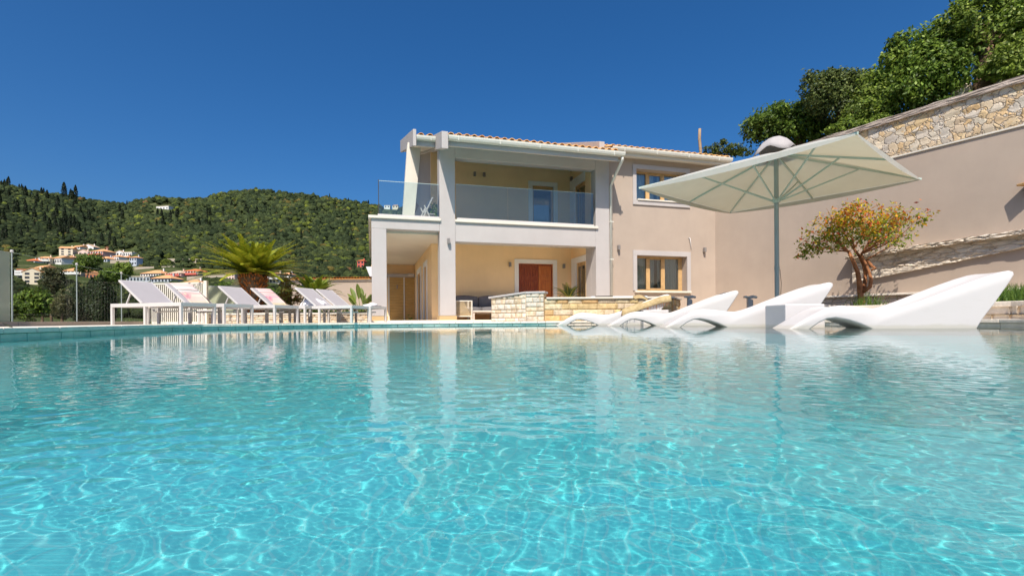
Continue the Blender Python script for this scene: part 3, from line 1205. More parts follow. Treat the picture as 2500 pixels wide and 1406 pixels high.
def roof(s0, s1, na, nb, zf, ridge, name, tile=0.205):
    """sloping deck with barrel tiles running down it"""
    rb = MB()
    th = 0.10
    rb.add([(s0, na, zf(na) - th), (s1, na, zf(na) - th), (s1, nb, zf(nb) - th), (s0, nb, zf(nb) - th),
            (s0, na, zf(na) - 0.005), (s1, na, zf(na) - 0.005), (s1, nb, zf(nb) - 0.005), (s0, nb, zf(nb) - 0.005)],
           [(3, 2, 1, 0), (4, 5, 6, 7), (0, 1, 5, 4), (1, 2, 6, 5), (2, 3, 7, 6), (3, 0, 4, 7)])
    rf = hp(name, rb, WHITE)
    tb = MB()
    cnt = int((s1 - s0) / tile)
    rr = random.Random(int(s0 * 100 + 77))
    seg = 8
    L = 0.42
    rows = int((nb - na) / L) + 1
    for i in range(cnt):
        cx = s0 + (i + 0.5) * (s1 - s0) / cnt
        for r in range(rows):
            a, e = na - 0.07 + r * L, min(nb, na - 0.07 + (r + 1) * L + 0.05)
            if e - a < 0.08:
                continue
            jx = rr.uniform(-0.008, 0.008)
            up = rr.uniform(0, 0.008)
            vs = []
            for (nn, rad, lift) in ((a, 0.082, 0.028 + up), (e, 0.066, 0.006)):
                for k in range(seg + 1):
                    g = math.pi * k / seg
                    vs.append((cx + jx + rad * math.cos(g), nn, zf(nn) + lift + rad * 0.85 * math.sin(g)))
            m1 = seg + 1
            fs = [(k, k + 1, m1 + k + 1, m1 + k) for k in range(seg)]
            # tile thickness seen at the eave
            vs2 = []
            for k in range(seg + 1):
                g = math.pi * k / seg
                vs2.append((cx + jx + 0.066 * math.cos(g), a + 0.001, zf(a) + 0.026 + up + 0.066 * 0.85 * math.sin(g)))
            b0 = len(vs)
            vs += vs2
            fs += [(k, b0 + k, b0 + k + 1, k + 1) for k in range(seg)]
            tb.add(vs, fs)
            if r == 0:                               # pan tile between covers, dark hollow at the eave
                px_ = cx + (s1 - s0) / cnt / 2
                pv = []
                for (nn) in (a + 0.03, nb):
                    for k in range(5):
                        g = math.pi * k / 4
                        pv.append((px_ + 0.055 * math.cos(g), nn, zf(nn) + 0.022 - 0.018 * math.sin(g)))
                tb.add(pv, [(k, k + 1, 5 + k + 1, 5 + k) for k in range(4)])
    tb.build('roof_tiles', TILE, rf)
    return rf


roof(0.10, 5.20, -0.85, 6.2, zr, 0, 'roof')
roof(-0.62, -0.09, 0.28, 6.2, zr, 0, 'roof')
roof(5.22, 9.62, -0.25, 4.2, zr2, 0, 'roof')
# back slopes so the roofs close
bk = MB().add([(0.0, 6.2, zr(6.2)), (5.3, 6.2, zr(6.2)), (5.3, 11.0, zr(2.0)), (0.0, 11.0, zr(2.0))], [(0, 1, 2, 3)])
hp('back_roof', bk, TILE)
bk = MB().add([(5.2, 4.2, zr2(4.2)), (9.62, 4.2, zr2(4.2)), (9.62, 8.5, zr2(0.2)), (5.2, 8.5, zr2(0.2))], [(0, 1, 2, 3)])
hp('back_roof', bk, TILE)


def gable(s0, s1, na, nb, zf, up, down, name='gable_parapet', flat=None):
    pts = [(na, zf(na) + up), (nb, zf(nb) + up), (nb, zf(nb) - down), (na, zf(na) - down)]
    return hp(name, MB().prism(pts, 'x', s0, s1), WHITE, 0.008)


gable(-0.075, 0.095, -1.08, 6.2, zr, 0.09, 0.36)
gable(-0.72, -0.63, 0.10, 6.2, zr, 0.17, 0.30)
gable(5.02, 5.20, 0.02, 4.2, zr2, 0.16, 0.50)
gable(9.63, 9.72, -0.2, 4.2, zr2, 0.10, 0.2)
# soffit boards, fascias
hp('fascia', MB().box(0.10, 5.20, -0.85, -0.815, 4.835, 4.995), WHITE)
hp('soffit', MB().prism([(-0.81, 4.84), (-0.81, 4.88), (-0.005, 5.13), (-0.005, 5.10)], 'x', 0.10, 5.36), CREAM)
hp('fascia', MB().box(-0.625, -0.08, 0.27, 0.30, 5.15, 5.33), WHITE)
hp('soffit', MB().prism([(0.302, 5.16), (0.302, 5.20), (6.0, 6.9), (6.0, 6.86)], 'x', -0.62, -0.002), CREAM)
hp('fascia', MB().box(5.36, 9.62, -0.25, -0.22, 5.24, 5.35), CREAM)
hp('soffit', MB().box(5.36, 9.62, -0.218, WN - 0.002, 5.29, 5.32), CREAM)


def gutter(s0, s1, nc, zt, name='gutter', r=0.075):
    mbx = MB()
    prof = [(-r, 0.0), (-r * 0.98, -r * 0.5), (-r * 0.7, -r * 1.2), (0, -r * 1.5), (r * 0.9, -r * 1.5), (r * 0.9, 0.0), (r * 0.75, 0.0), (r * 0.75, -r * 1.35), (0, -r * 1.35), (-r * 0.6, -r * 1.1), (-r * 0.85, -r * 0.4), (-r * 0.85, 0.012), (-r * 1.05, 0.012)]
    mbx.prism([(nc + a, zt + b_) for a, b_ in prof], 'x', s0, s1)
    g = hp(name, mbx, GUTTER)
    x = s0 + 0.4
    while x < s1:
        hp('gutter_bracket', MB().box(x, x + 0.02, nc - r - 0.006, nc + r, zt - r * 1.58, zt + 0.016), GUTTER, parent=g)
        x += 1.15
    return g


gutter(-0.02, 5.36, -0.94, 5.065)
gutter(-0.62, -0.08, 0.19, 5.40)
gutter(5.26, 9.66, -0.335, 5.44)
hp('downpipe', MB().tube([(5.30, -0.92, 4.94), (5.31, -0.9, 4.86), (5.385, -0.12, 4.42), (5.385, -0.02, 4.32), (5.385, -0.02, 0.2)], 0.045, 10), GUTTER, smooth=True)
hp('pipe_clip', MB().box(5.33, 5.44, -0.075, 0.08, 3.18, 3.21), GUTTER)
hp('pipe_clip', MB().box(5.33, 5.44, -0.075, 0.08, 2.0, 2.03), GUTTER)


def wall_lamp(s, nn, z, h=0.15, wd=0.07, dp=0.13):
    mbx = MB().box(s - wd / 2, s + wd / 2, nn - dp, nn - 0.03, z, z + h)
    l = hp('wall_lamp', mbx, LAMPM, 0.006)
    hp('lamp_mount', MB().box(s - wd * 0.3, s + wd * 0.3, nn - 0.03, nn, z + h * 0.25, z + h * 0.75), LAMPM, 0.002, l)
    return l


wall_lamp(5.66, WN, 2.33)
wall_lamp(8.85, WN, 2.36)
wall_lamp(0.24, 0.0, 2.32)
wall_lamp(2.62, 2.0, 1.93)
wall_lamp(4.57, 2.0, 1.92)
wall_lamp(1.43, 2.0, 4.90, 0.13)
wall_lamp(1.75, 2.0, 4.90, 0.13)
hp('wall_lamp', MB().box(4.78, 4.86, 1.75, 1.87, 4.95, 5.08), LAMPM, 0.004)
hp('wall_bracket', MB().tube([(8.29, WN, 2.82), (8.30, WN - 0.05, 2.80), (8.33, WN - 0.06, 2.55), (8.38, WN - 0.02, 2.42)], [0.022, 0.018, 0.008, 0.005], 6), WMETAL, smooth=True)
hp('wall_socket', MB().box(2.72, 2.80, 1.985, 2.0, 0.42, 0.50), WMETAL, 0.003)

# ================================================================== BOUNDARY WALL (right)
WC = hw(9.345, 0.0, 0)                                # where it leaves the house
WC.z = 0
WD = Vector((0.567, -1.0, 0)).normalized()
WN_ = Vector((-WD.y * -1, WD.x * -1, 0))
WN_ = Vector((-1.0, -0.567, 0)).normalized()         # towards the garden


def wall_t(px):
    k = (px - PX0) / F
    d = Vector((0.567, -1.0, 0))
    t = (k * WC.y - WC.x) / (d.x - k * d.y)
    return t * d.length


def wp(t, off, z):
    return WC + WD * t + WN_ * off + Vector((0, 0, z))


TW = 15.0
bw = empty('boundary_wall', WC, 0, 'tall beige retaining wall with a rubble stone top running back to the house', 'wall')


def wslab(name, t0, t1, o0, o1, zs0, zs1, m, bevel=0.0, parent=None):
    """slab along the wall: zs0/zs1 are (bottom, top) heights at t0 and t1"""
    mb = MB()
    vs = [wp(t0, o0, zs0[0]), wp(t1, o0, zs1[0]), wp(t1, o1, zs1[0]), wp(t0, o1, zs0[0]), wp(t0, o0, zs0[1]), wp(t1, o0, zs1[1]), wp(t1, o1, zs1[1]), wp(t0, o1, zs0[1])]
    mb.add([v - WC for v in vs], [(3, 2, 1, 0), (4, 5, 6, 7), (0, 1, 5, 4), (1, 2, 6, 5), (2, 3, 7, 6), (3, 0, 4, 7)])
    return mb.build(name, m, parent or bw, bevel=bevel)


wslab('plaster_face', -0.6, TW, -0.5, 0.0, (-1.0, 4.38), (-1.0, 4.38), BEIGE)


def rough_slab(name, t0, t1, off, za, zb, m, amp, step, parent=None, seed=1, lip=0.0):
    """stone face as a real uneven surface; za/zb = (bottom, top) functions of t"""
    nt_, nz_ = int((t1 - t0) / step) + 1, 10
    rg = np.random.default_rng(seed)
    tt = np.linspace(t0, t1, nt_)
    base = rg.normal(0, 1, (nt_, nz_))
    k = np.array([0.25, 0.5, 0.25])
    base = np.apply_along_axis(lambda q: np.convolve(q, k, 'same'), 0, base)
    mb = MB()
    vs = []
    for i, t in enumerate(tt):
        b_, e_ = za(t), zb(t)
        for j in range(nz_):
            q = j / (nz_ - 1)
            o = off + amp * base[i, j] if 0 < j < nz_ - 1 else off
            zz = b_ + (e_ - b_) * q + (rg.normal(0, amp * 0.5) if 0 < j < nz_ - 1 else rg.normal(0, amp * 0.35))
            vs.append(wp(t, o, zz) - WC)
    fs = [(i * nz_ + j, (i + 1) * nz_ + j, (i + 1) * nz_ + j + 1, i * nz_ + j + 1) for i in range(nt_ - 1) for j in range(nz_ - 1)]
    b0 = len(vs)                                     # back side
    vs += [wp(t, -0.02, z(t)) - WC for z in (za, zb) for t in tt]
    for i in range(nt_ - 1):
        fs.append((i * nz_, b0 + i, b0 + i + 1, (i + 1) * nz_))
        fs.append((i * nz_ + nz_ - 1, (i + 1) * nz_ + nz_ - 1, b0 + nt_ + i + 1, b0 + nt_ + i))
    mb.add(vs, fs)
    return mb.build(name, m, parent or bw, smooth=False)


rough_slab('stone_band', -0.6, TW, 0.03, lambda t: 4.385 + 0.012 * math.sin(t * 3), lambda t: 5.29, RUBBLE, 0.018, 0.16, seed=3)
wslab('stone_band_core', -0.6, TW, -0.5, -0.03, (4.39, 5.28), (4.39, 5.28), RUBBLE)
wslab('plaster_lip', -0.6, TW, 0.002, 0.035, (4.34, 4.383), (4.34, 4.383), CREAM, 0.008)
rough_slab('wall_coping', -0.6, TW, 0.11, lambda t: 5.295, lambda t: 5.43 + 0.012 * math.sin(t * 5.1), GREYBARK if False else pm('coping_grey', (0.42, 0.35, 0.30), 0.9, 0.25, 4, 0.8, 18, 0.1, bd=0.02), 0.012, 0.12, seed=5)
wslab('coping_top', -0.6, TW, -0.6, 0.10, (5.30, 5.43), (5.30, 5.43), bpy.data.materials['coping_grey'])
# rough ledge stripe rising to the right, and its lip
ta, tb2 = wall_t(2085), TW
zt_ = lambda t: 1.90 + (t - 5.0) * 0.045
zb_ = lambda t: 1.20 + (t - 5.0) * 0.155
rough_slab('ledge_stone', ta, tb2, 0.09, zb_, lambda t: zt_(t) - 0.10, ROUGH, 0.024, 0.07, seed=8)
rough_slab('ledge_lip', ta - 0.1, tb2, 0.26, lambda t: zt_(t) - 0.098, lambda t: zt_(t), ROUGH, 0.02, 0.08, seed=9)
# low stone footing
tf = wall_t(1985)
rough_slab('stone_footing', tf, tb2, 0.30, lambda t: -0.3, lambda t: 0.70, ROUGH, 0.02, 0.1, seed=12)
wslab('footing_cap', tf - 0.05, tb2, 0.0, 0.40, (0.705, 0.765), (0.705, 0.765), COPING, 0.012)
tbk = wall_t(2526)
mb = MB()
pb_ = wp(tbk, 0.0, 3.02) - WC
mb.box(pb_.x - 0.28, pb_.x + 0.05, pb_.y - 0.25, pb_.y + 0.1, 3.0, 3.05)
mb.build('tile_shelf', TILE, bw, bevel=0.01)
mb = MB()
mb.box(pb_.x - 0.16, pb_.x + 0.0, pb_.y - 0.15, pb_.y + 0.05, 2.86, 2.998)
mb.build('shelf_bracket', BARK, bw, bevel=0.01)

# hillside behind the wall
hs = MB()
vs = []
gx, gy = 26, 26
for i in range(gx):
    for j in range(gy):
        t = -10 + i * 1.2
        o = -0.4 - j * 0.9
        z = 4.95 + 0.5 * math.sin(i * 0.9 + j) * 0.2 + j * 0.36 + max(0, t) * 0.02
        if t < 1.5:
            z -= (1.5 - t) * 0.35
            if o > -4.5 and t < 0:
                z = min(z, 2.0)
        vs.append(wp(t, o, z))
hs.add(vs, [(i * gy + j, (i + 1) * gy + j, (i + 1) * gy + j + 1, i * gy + j + 1) for i in range(gx - 1) for j in range(gy - 1)])
tag(hs.build('hill_slope', HILLM, smooth=True), kind='structure')

# planting bed in front of the wall, held by a low cream kerb
bedz = 0.36
edge = [Vector((6.15, 12.4, 0)), Vector((7.0, 10.9, 0)), Vector((7.75, 9.4, 0)), Vector((8.15, 7.9, 0)), Vector((8.0, 6.0, 0)), Vector((7.6, 3.0, 0))]
back = [wp(t, 0.32, 0) for t in (13, 10, 7.5, 5, 2.5)]
mb = MB()
poly = edge + back
mb.add([(p.x, p.y, bedz) for p in poly], [tuple(range(len(poly)))])
tag(mb.build('planting_bed', SOIL), kind='structure')
mb = MB()
for i in range(len(edge) - 1):
    a, b = edge[i], edge[i + 1]
    t = (b - a).normalized()
    nr = Vector((t.y, -t.x, 0))
    if nr.x > 0:
        nr = -nr
    q = [a + nr * 0.14, b + nr * 0.14, b - nr * 0.02, a - nr * 0.02]
    mb.add([(p.x, p.y, 0.0) for p in q] + [(p.x, p.y, bedz + 0.03) for p in q], [(3, 2, 1, 0), (4, 5, 6, 7), (0, 1, 5, 4), (1, 2, 6, 5), (2, 3, 7, 6), (3, 0, 4, 7)])
kerb = mb.build('garden_kerb', COPING, bevel=0.012)
ker = [e for e in edge]
tag(kerb, 'low pale stone kerb holding the planting bed behind the curved white pool loungers', 'kerb')
stone_courses('kerb_facing', [p + Vector((-0.14, -0.02, 0)) for p in edge][::-1], ZD, [bedz - 0.05] * len(edge), 0.0, PALEST, kerb, Vector((0, 0, 0)), 13, 0.07, 0.13, 0.2, 0.5)

# ================================================================== STONE HOT TUB SURROUND
tub = empty('hot_tub', (2.2, 13.6, ZD), 0, 'raised hot tub clad in honey coloured stone with a pale coping slab', 'hot tub')


def stone_face(name, pts, z0, ztops, th, m, parent):
    mb = MB()
    for i in range(len(pts) - 1):
        a, b = Vector(pts[i]), Vector(pts[i + 1])
        t = (b - a).normalized()
        nr = Vector((-t.y, t.x, 0))
        q = [a, b, b + nr * th, a + nr * th]
        zt = [ztops[i], ztops[i + 1], ztops[i + 1], ztops[i]]
        mb.add([(p.x, p.y, z0) for p in q] + [(p.x, p.y, z) for p, z in zip(q, zt)], [(3, 2, 1, 0), (4, 5, 6, 7), (0, 1, 5, 4), (1, 2, 6, 5), (2, 3, 7, 6), (3, 0, 4, 7)])
    mb.v = [(x - 2.2, y - 13.6, z - ZD) for x, y, z in mb.v]
    return mb.build(name, m, parent, bevel=0.006)


pA, pB, pC = at(1200, 780, 14.35), at(1284, 780, 13.55), at(1328, 780, 13.40)
for p in (pA, pB, pC):
    p.z = 0
pD, pE = at(1640, 780, 13.55), at(1660, 780, 15.0)
pD.z = pE.z = 0
pC2 = pC + Vector((0.02, 0.03, 0))
MORTAR = pm('mortar', (0.50, 0.38, 0.24), 0.95, 0.15, 6, 0.4, 40, 0.05)
stone_face('wall_core', [pA, pB, pC], 0.05, [0.76, 0.86, 0.86], 0.3, MORTAR, tub)
stone_face('wall_core', [pC2, pD, pE], 0.05, [0.70, 0.70, 0.70], 0.3, MORTAR, tub)
tubo = Vector((2.2, 13.6, ZD))
stone_courses('stone_facing', [pA, pB, pC], ZD, [0.76, 0.86, 0.86], 0.0, PALEST, tub, tubo, 3, 0.08, 0.17, 0.12, 0.34)
stone_courses('stone_facing', [pC2, pD, pE], ZD, [0.70, 0.70, 0.70], 0.0, HONEY, tub, tubo, 5, 0.09, 0.20, 0.18, 0.55)


def slab_cap(name, pts, zt, thick, over, inw, parent, m):
    mb = MB()
    for i in range(len(pts) - 1):
        a, b = Vector(pts[i]), Vector(pts[i + 1])
        t = (b - a).normalized()
        nr = Vector((t.y, -t.x, 0))
        q = [a + nr * over, b + nr * over, b - nr * inw, a - nr * inw]
        z = [zt[i], zt[i + 1], zt[i + 1], zt[i]]
        mb.add([(p.x - 2.2, p.y - 13.6, zz - ZD + 0.003) for p, zz in zip(q, z)] + [(p.x - 2.2, p.y - 13.6, zz - ZD + thick) for p, zz in zip(q, z)],
               [(3, 2, 1, 0), (4, 5, 6, 7), (0, 1, 5, 4), (1, 2, 6, 5), (2, 3, 7, 6), (3, 0, 4, 7)])
    return mb.build(name, m, parent, bevel=0.008)


slab_cap('coping_slab', [pA - Vector((0.06, -0.03, 0)), pB, pC + Vector((0.04, 0, 0))], [0.76, 0.86, 0.86], 0.055, 0.05, 0.38, tub, WHITE)
slab_cap('coping_slab', [pC2 + Vector((0.05, 0, 0)), pD, pE], [0.70, 0.70, 0.70], 0.05, 0.07, 0.38, tub, CREAM)
tw_ = MB().box(at(1440, 780, 14.0).x - 2.2, at(1580, 780, 14.0).x - 2.2, 0.25, 1.35, 0.60, 0.70)
tw_.build('tub_rim', pm('tub_acrylic', (0.55, 0.62, 0.66), 0.25, 0.04, bump=0), tub, bevel=0.04)
MB().box(at(1450, 780, 14.0).x - 2.2, at(1490, 780, 14.0).x - 2.2, 0.0, 0.2, 0.668, 0.70).build('tub_control', DARK, tub, bevel=0.01)

# ================================================================== WHITE IN-POOL LOUNGERS
def chaise_mesh():
    """side profile swept across the width; top dished, rims rounded"""
    top = [(0.0, -0.02), (0.13, 0.055), (0.30, 0.155), (0.45, 0.235), (0.55, 0.272), (0.65, 0.285), (0.80, 0.278), (1.0, 0.252), (1.15, 0.240), (1.28, 0.245), (1.42, 0.275), (1.60, 0.335), (1.85, 0.43), (2.1, 0.525), (2.35, 0.61), (2.52, 0.655), (2.60, 0.665), (2.645, 0.650)]
    bot = [(2.655, 0.61), (2.60, 0.52), (2.45, 0.30), (2.30, 0.10), (2.20, -0.06), (1.7, -0.08), (1.12, -0.06), (1.00, 0.0), (0.88, 0.055), (0.74, 0.10), (0.60, 0.125), (0.50, 0.115), (0.40, 0.07), (0.30, 0.0), (0.22, -0.06), (0.06, -0.06)]
    prof = top + bot
    wd = 0.58
    ss = [(-1, 0.0), (-0.985, 0.45), (-0.93, 0.9), (-0.86, 1.0), (-0.6, 1.0), (-0.3, 1.0), (0, 1.0), (0.3, 1.0), (0.6, 1.0), (0.86, 1.0), (0.93, 0.9), (0.985, 0.45), (1, 0.0)]
    cx = sum(p[0] for p in prof) / len(prof)
    vs, fs = [], []
    np_ = len(prof)
    for q, full in ss:
        for i, (x, z) in enumerate(prof):
            # round the rim by pulling the outline in at the sides
            inset = (1 - full) * 0.022
            a = Vector(prof[(i - 1) % np_])
            b = Vector(prof[(i + 1) % np_])
            t = (b - a).normalized()
            nr = Vector((t.y, -t.x))
            xx, zz = x + nr.x * -(-inset), z + nr.y * -(-inset)
            if i < len(top):
                dish = 0.055 * (1 - abs(q) ** 2.2) * min(1, max(0, (x - 0.25) / 0.6)) * min(1, max(0, (2.66 - x) / 0.35))
                zz -= dish
            vs.append((xx, q * wd / 2, zz))
    m = len(ss)
    for j in range(m - 1):
        for i in range(np_):
            i2 = (i + 1) % np_
            fs.append((j * np_ + i, j * np_ + i2, (j + 1) * np_ + i2, (j + 1) * np_ + i))
    mb = MB()
    mb.add(vs, fs + [tuple(range(np_)), tuple((m - 1) * np_ + i for i in range(np_ - 1, -1, -1))])
    return mb


GCH = 'moulded white loungers standing in the shallow pool shelf'
ch0 = chaise_mesh().build('pool_lounger', PLASTIC, smooth=True)
md = ch0.modifiers.new('edges', 'EDGE_SPLIT')
md.split_angle = R(50)
CH = [((1925, 6.55), -6.5, 'biggest, nearest white wave shaped pool lounger, at the right with grass behind its head'),
      ((1622, 8.45), -7, 'white wave shaped pool lounger in front of the umbrella pole'),
      ((1484, 10.7), -8, 'white wave shaped pool lounger whose tip points at the grey bollard by the lower window'),
      ((1358, 12.1), -8, 'farthest white wave shaped pool lounger with a fringed jute towel on its head')]
for i, ((px, Y), a, lab) in enumerate(CH):
    o = ch0 if i == 0 else ch0.copy()
    if i:
        C.objects.link(o)
    p = at(px, 780, Y)
    o.location = (p.x, p.y + 0.28, 0.0)
    o.rotation_euler = (0, 0, R(a))
    tag(o, lab, 'pool lounger', GCH)
    if i == 0:
        o.scale = (1.035, 1.0, 1.10)

# white cube tables
GCU = 'white cube side tables between the pool loungers'


def cube_table(px, Y, rz, lab):
    p = at(px, 780, Y)
    root = empty('cube_table', (p.x, p.y, 0), rz, lab, 'side table', GCU)
    MB().box(0, 0.60, 0, 0.58, -0.11, 0.352).build('table_body', PLASTIC, root, bevel=0.018, seg=3)
    return root


cube_table(1918, 7.35, R(1), 'white cube table with a shaded left face between the two nearest pool loungers')
cube_table(1571, 11.55, R(1), 'white cube table behind the second farthest pool lounger, below the jute towel')

# jute towel on the farthest lounger
def jute():
    k = N('jute_cloth').set(0.95, 0.05)
    v = k.coords()
    k.base(k.ramp(k.noise(v, 12, 6), [(0.3, (0.33, 0.24, 0.12)), (0.7, (0.50, 0.39, 0.22))]))
    k.bump(k.noise(v, 140, 3), 0.6, 0.006)
    return k.m


JUTE = jute()


def draped(nu, nv, fn, name, m, parent=None, thick=0.008):
    mb = MB()
    vs = [fn(i / nu, j / nv) for i in range(nu + 1) for j in range(nv + 1)]
    mb.add(vs, [(i * (nv + 1) + j, (i + 1) * (nv + 1) + j, (i + 1) * (nv + 1) + j + 1, i * (nv + 1) + j + 1) for i in range(nu) for j in range(nv)])
    o = mb.build(name, m, parent, smooth=True)
    s = o.modifiers.new('thick', 'SOLIDIFY')
    s.thickness = thick
    s.offset = 1.0
    return o


c4 = [o for o in bpy.data.objects if o.name.startswith('pool_lounger')][-1]
M4 = Matrix.Translation(Vector(c4.location)) @ Matrix.Rotation(R(-8), 4, 'Z')
jt = empty('jute_towel', M4 @ Vector((2.2, 0, 0.5)), R(-8), 'fringed tan jute towel draped over the head of the farthest pool lounger', 'towel')


def jf(u, v):
    # from the backrest up over the tip, then hanging behind
    x = 1.62 + u * 1.15
    top = np.interp(x, [1.6, 1.85, 2.1, 2.35, 2.6, 2.8], [0.335, 0.43, 0.525, 0.61, 0.675, 0.70])
    y = -0.36 + v * 0.72
    z = top + 0.012 + 0.016 * math.sin(u * 9 + v * 3) * math.sin(v * 7)
    if y < -0.28:
        z -= (-0.28 - y) * 2.0
    if u > 0.78:
        z -= (u - 0.78) * 0.15 * math.sin(v * 3.14)
    return (x - 2.2, y, z - 0.5)


draped(26, 18, jf, 'cloth', JUTE, jt)


def jf2(u, v):
    x = 1.95 + u * 0.5 + 0.02 * math.sin(v * 8)
    y = 0.02 + v * 0.36
    z = 0.62 + v * 0.10 + 0.03 * math.sin(u * 6) - 0.22 * max(0, u - 0.5)
    return (x - 2.2, y, z - 0.5)


draped(14, 12, jf2, 'cloth_fold', JUTE, jt)
fb = MB()
rj = random.Random(3)
for k in range(60):
    u_, v_ = (rj.uniform(0, 0.02), rj.random()) if k < 30 else (rj.random(), 0.0)
    p = Vector(jf(u_, v_))
    d = Vector((rj.uniform(-0.05, 0.02), rj.uniform(-0.05, 0.0), -rj.uniform(0.06, 0.13)))
    fb.tube([p, p + d * 0.5 + Vector((rj.uniform(-.01, .01), 0, 0)), p + d], [0.007, 0.006, 0.004], 4)
fb.build('fringe', pm('jute_fringe', (0.22, 0.12, 0.07), 0.95, 0.3, 9, 0, 40, 0.05), jt)

# ================================================================== UMBRELLA
ux, uy = 5.72, 10.6
um = empty('parasol', (ux, uy, -0.11), 0, 'large square sage white parasol on a grey pole over the pool loungers', 'parasol')
rot = R(39.5)
side = 4.07
zrim, zapex = 3.04, 3.72


def cor(i):
    g = rot + math.pi / 4 + i * math.pi / 2
    r = side / math.sqrt(2)
    return Vector((r * math.cos(g), r * math.sin(g), zrim + 0.11))


AP = Vector((0, 0, zapex + 0.11))
mids = []
mb = MB()
nseg = 14
for i in range(4):
    a, b = cor(i), cor((i + 1) % 4)
    vs, fs = [], []
    for r in range(nseg + 1):
        q = r / nseg
        for c in range(nseg + 1):
            p_ = a.lerp(b, c / nseg)
            v = AP.lerp(p_, q)
            sag = -0.035 * math.sin(math.pi * q) * abs(math.sin(2 * math.pi * c / nseg))
            lift = 0.03 * math.sin(math.pi * q)
            vs.append((v.x, v.y, v.z + sag + lift))
    fs = [(r * (nseg + 1) + c, (r + 1) * (nseg + 1) + c, (r + 1) * (nseg + 1) + c + 1, r * (nseg + 1) + c + 1) for r in range(nseg) for c in range(nseg)]
    mb.add(vs, fs)
cn = mb.build('canopy', CANOPY, um, smooth=True)
mb = MB()
for i in range(4):
    a, b = cor(i), cor((i + 1) % 4)
    vs, fs = [], []
    k = 16
    for c in range(k + 1):
        q = c / k
        p_ = a.lerp(b, q)
        dep = 0.025 + 0.085 * math.sin(math.pi * q) ** 0.8
        outw = p_.copy()
        outw.z = 0
        outw = outw.normalized() * 0.004
        vs += [tuple(p_ + outw + Vector((0, 0, 0.004))), tuple(p_ + outw * 2 - Vector((0, 0, dep)))]
    fs = [(2 * c, 2 * c + 1, 2 * c + 3, 2 * c + 2) for c in range(k)]
    mb.add(vs, fs)
vl = mb.build('valance', CANOPY, um, smooth=True)
# vent cap
mb = MB()
vs, fs = [], []
kk = 32
for r, (rad, z) in enumerate([(0.02, 0.47), (0.12, 0.455), (0.22, 0.38), (0.30, 0.27), (0.37, 0.15)]):
    for c in range(kk):
        g = 2 * math.pi * c / kk
        sq = 1 / max(abs(math.cos(g - rot)), abs(math.sin(g - rot)))
        rr_ = rad * (1 + (sq - 1) * 0.9)
        lift = 0.07 * math.cos(4 * (g - rot)) * (r / 4) ** 2
        vs.append((rr_ * math.cos(g), rr_ * math.sin(g), AP.z - 0.16 + z + lift))
fs = [(r * kk + c, r * kk + (c + 1) % kk, (r + 1) * kk + (c + 1) % kk, (r + 1) * kk + c) for r in range(4) for c in range(kk)]
fs.append(tuple(range(kk)))
mb.add(vs, fs)
vc = mb.build('vent_cap', pm('vent_cloth', (0.38, 0.355, 0.35), 0.9, 0.06, 4, 0.2, 60, 0.1), um, smooth=True)
s_ = vc.modifiers.new('t', 'SOLIDIFY')
s_.thickness = 0.006
mb = MB()
mb.tube([(0, 0, 0), (0, 0, AP.z - 0.03)], 0.047, 16)
mb.build('pole', POLEM, um, smooth=False)
MB().lathe([(0.056, 0), (0.056, 0.05)], 16, Matrix.Translation((0, 0, 1.30))).build('pole_joint', POLEM, um)
hz = 2.67 + 0.11
MB().lathe([(0.05, -0.05), (0.075, -0.04), (0.085, 0.0), (0.085, 0.035), (0.06, 0.05)], 20, Matrix.Translation((0, 0, hz))).build('hub', SAGE, um)
for i in range(8):
    if i % 2 == 0:
        e = cor(i // 2)
    else:
        e = cor(i // 2).lerp(cor((i // 2 + 1) % 4), 0.5)
    rb = MB().bar(AP - Vector((0, 0, 0.05)), e + Vector((0, 0, -0.005)) + (Vector((e.x, e.y, 0)).normalized() * 0.03 if i % 2 == 0 else Vector()), 0.028, 0.04).build('rib', SAGE, um)
    mid = AP.lerp(e, 0.58) - Vector((0, 0, 0.045))
    hb = Vector((e.x, e.y, 0)).normalized() * 0.08 + Vector((0, 0, hz))
    MB().bar(hb, mid, 0.022, 0.034).build('strut', SAGE, um)
MB().lathe([(0.36, 0), (0.36, 0.05), (0.1, 0.07), (0.1, 0.13)], 28).build('base_plate', POLEM, um)

# ================================================================== SUN LOUNGERS ON THE LEFT DECK
FW = Vector((0.29, 0.957, 0)).normalized()            # along the foot rail
HD = Vector((-0.957, 0.29, 0)).normalized()           # from the foot to the head
RZL = math.atan2(HD.y, HD.x)                          # local +x = towards the head, local +y = ... right-handed
GL = 'white metal sun loungers in pairs along the left pool edge'
LW, LL, LH = 0.80, 1.92, 0.432                        # width, length, height above deck


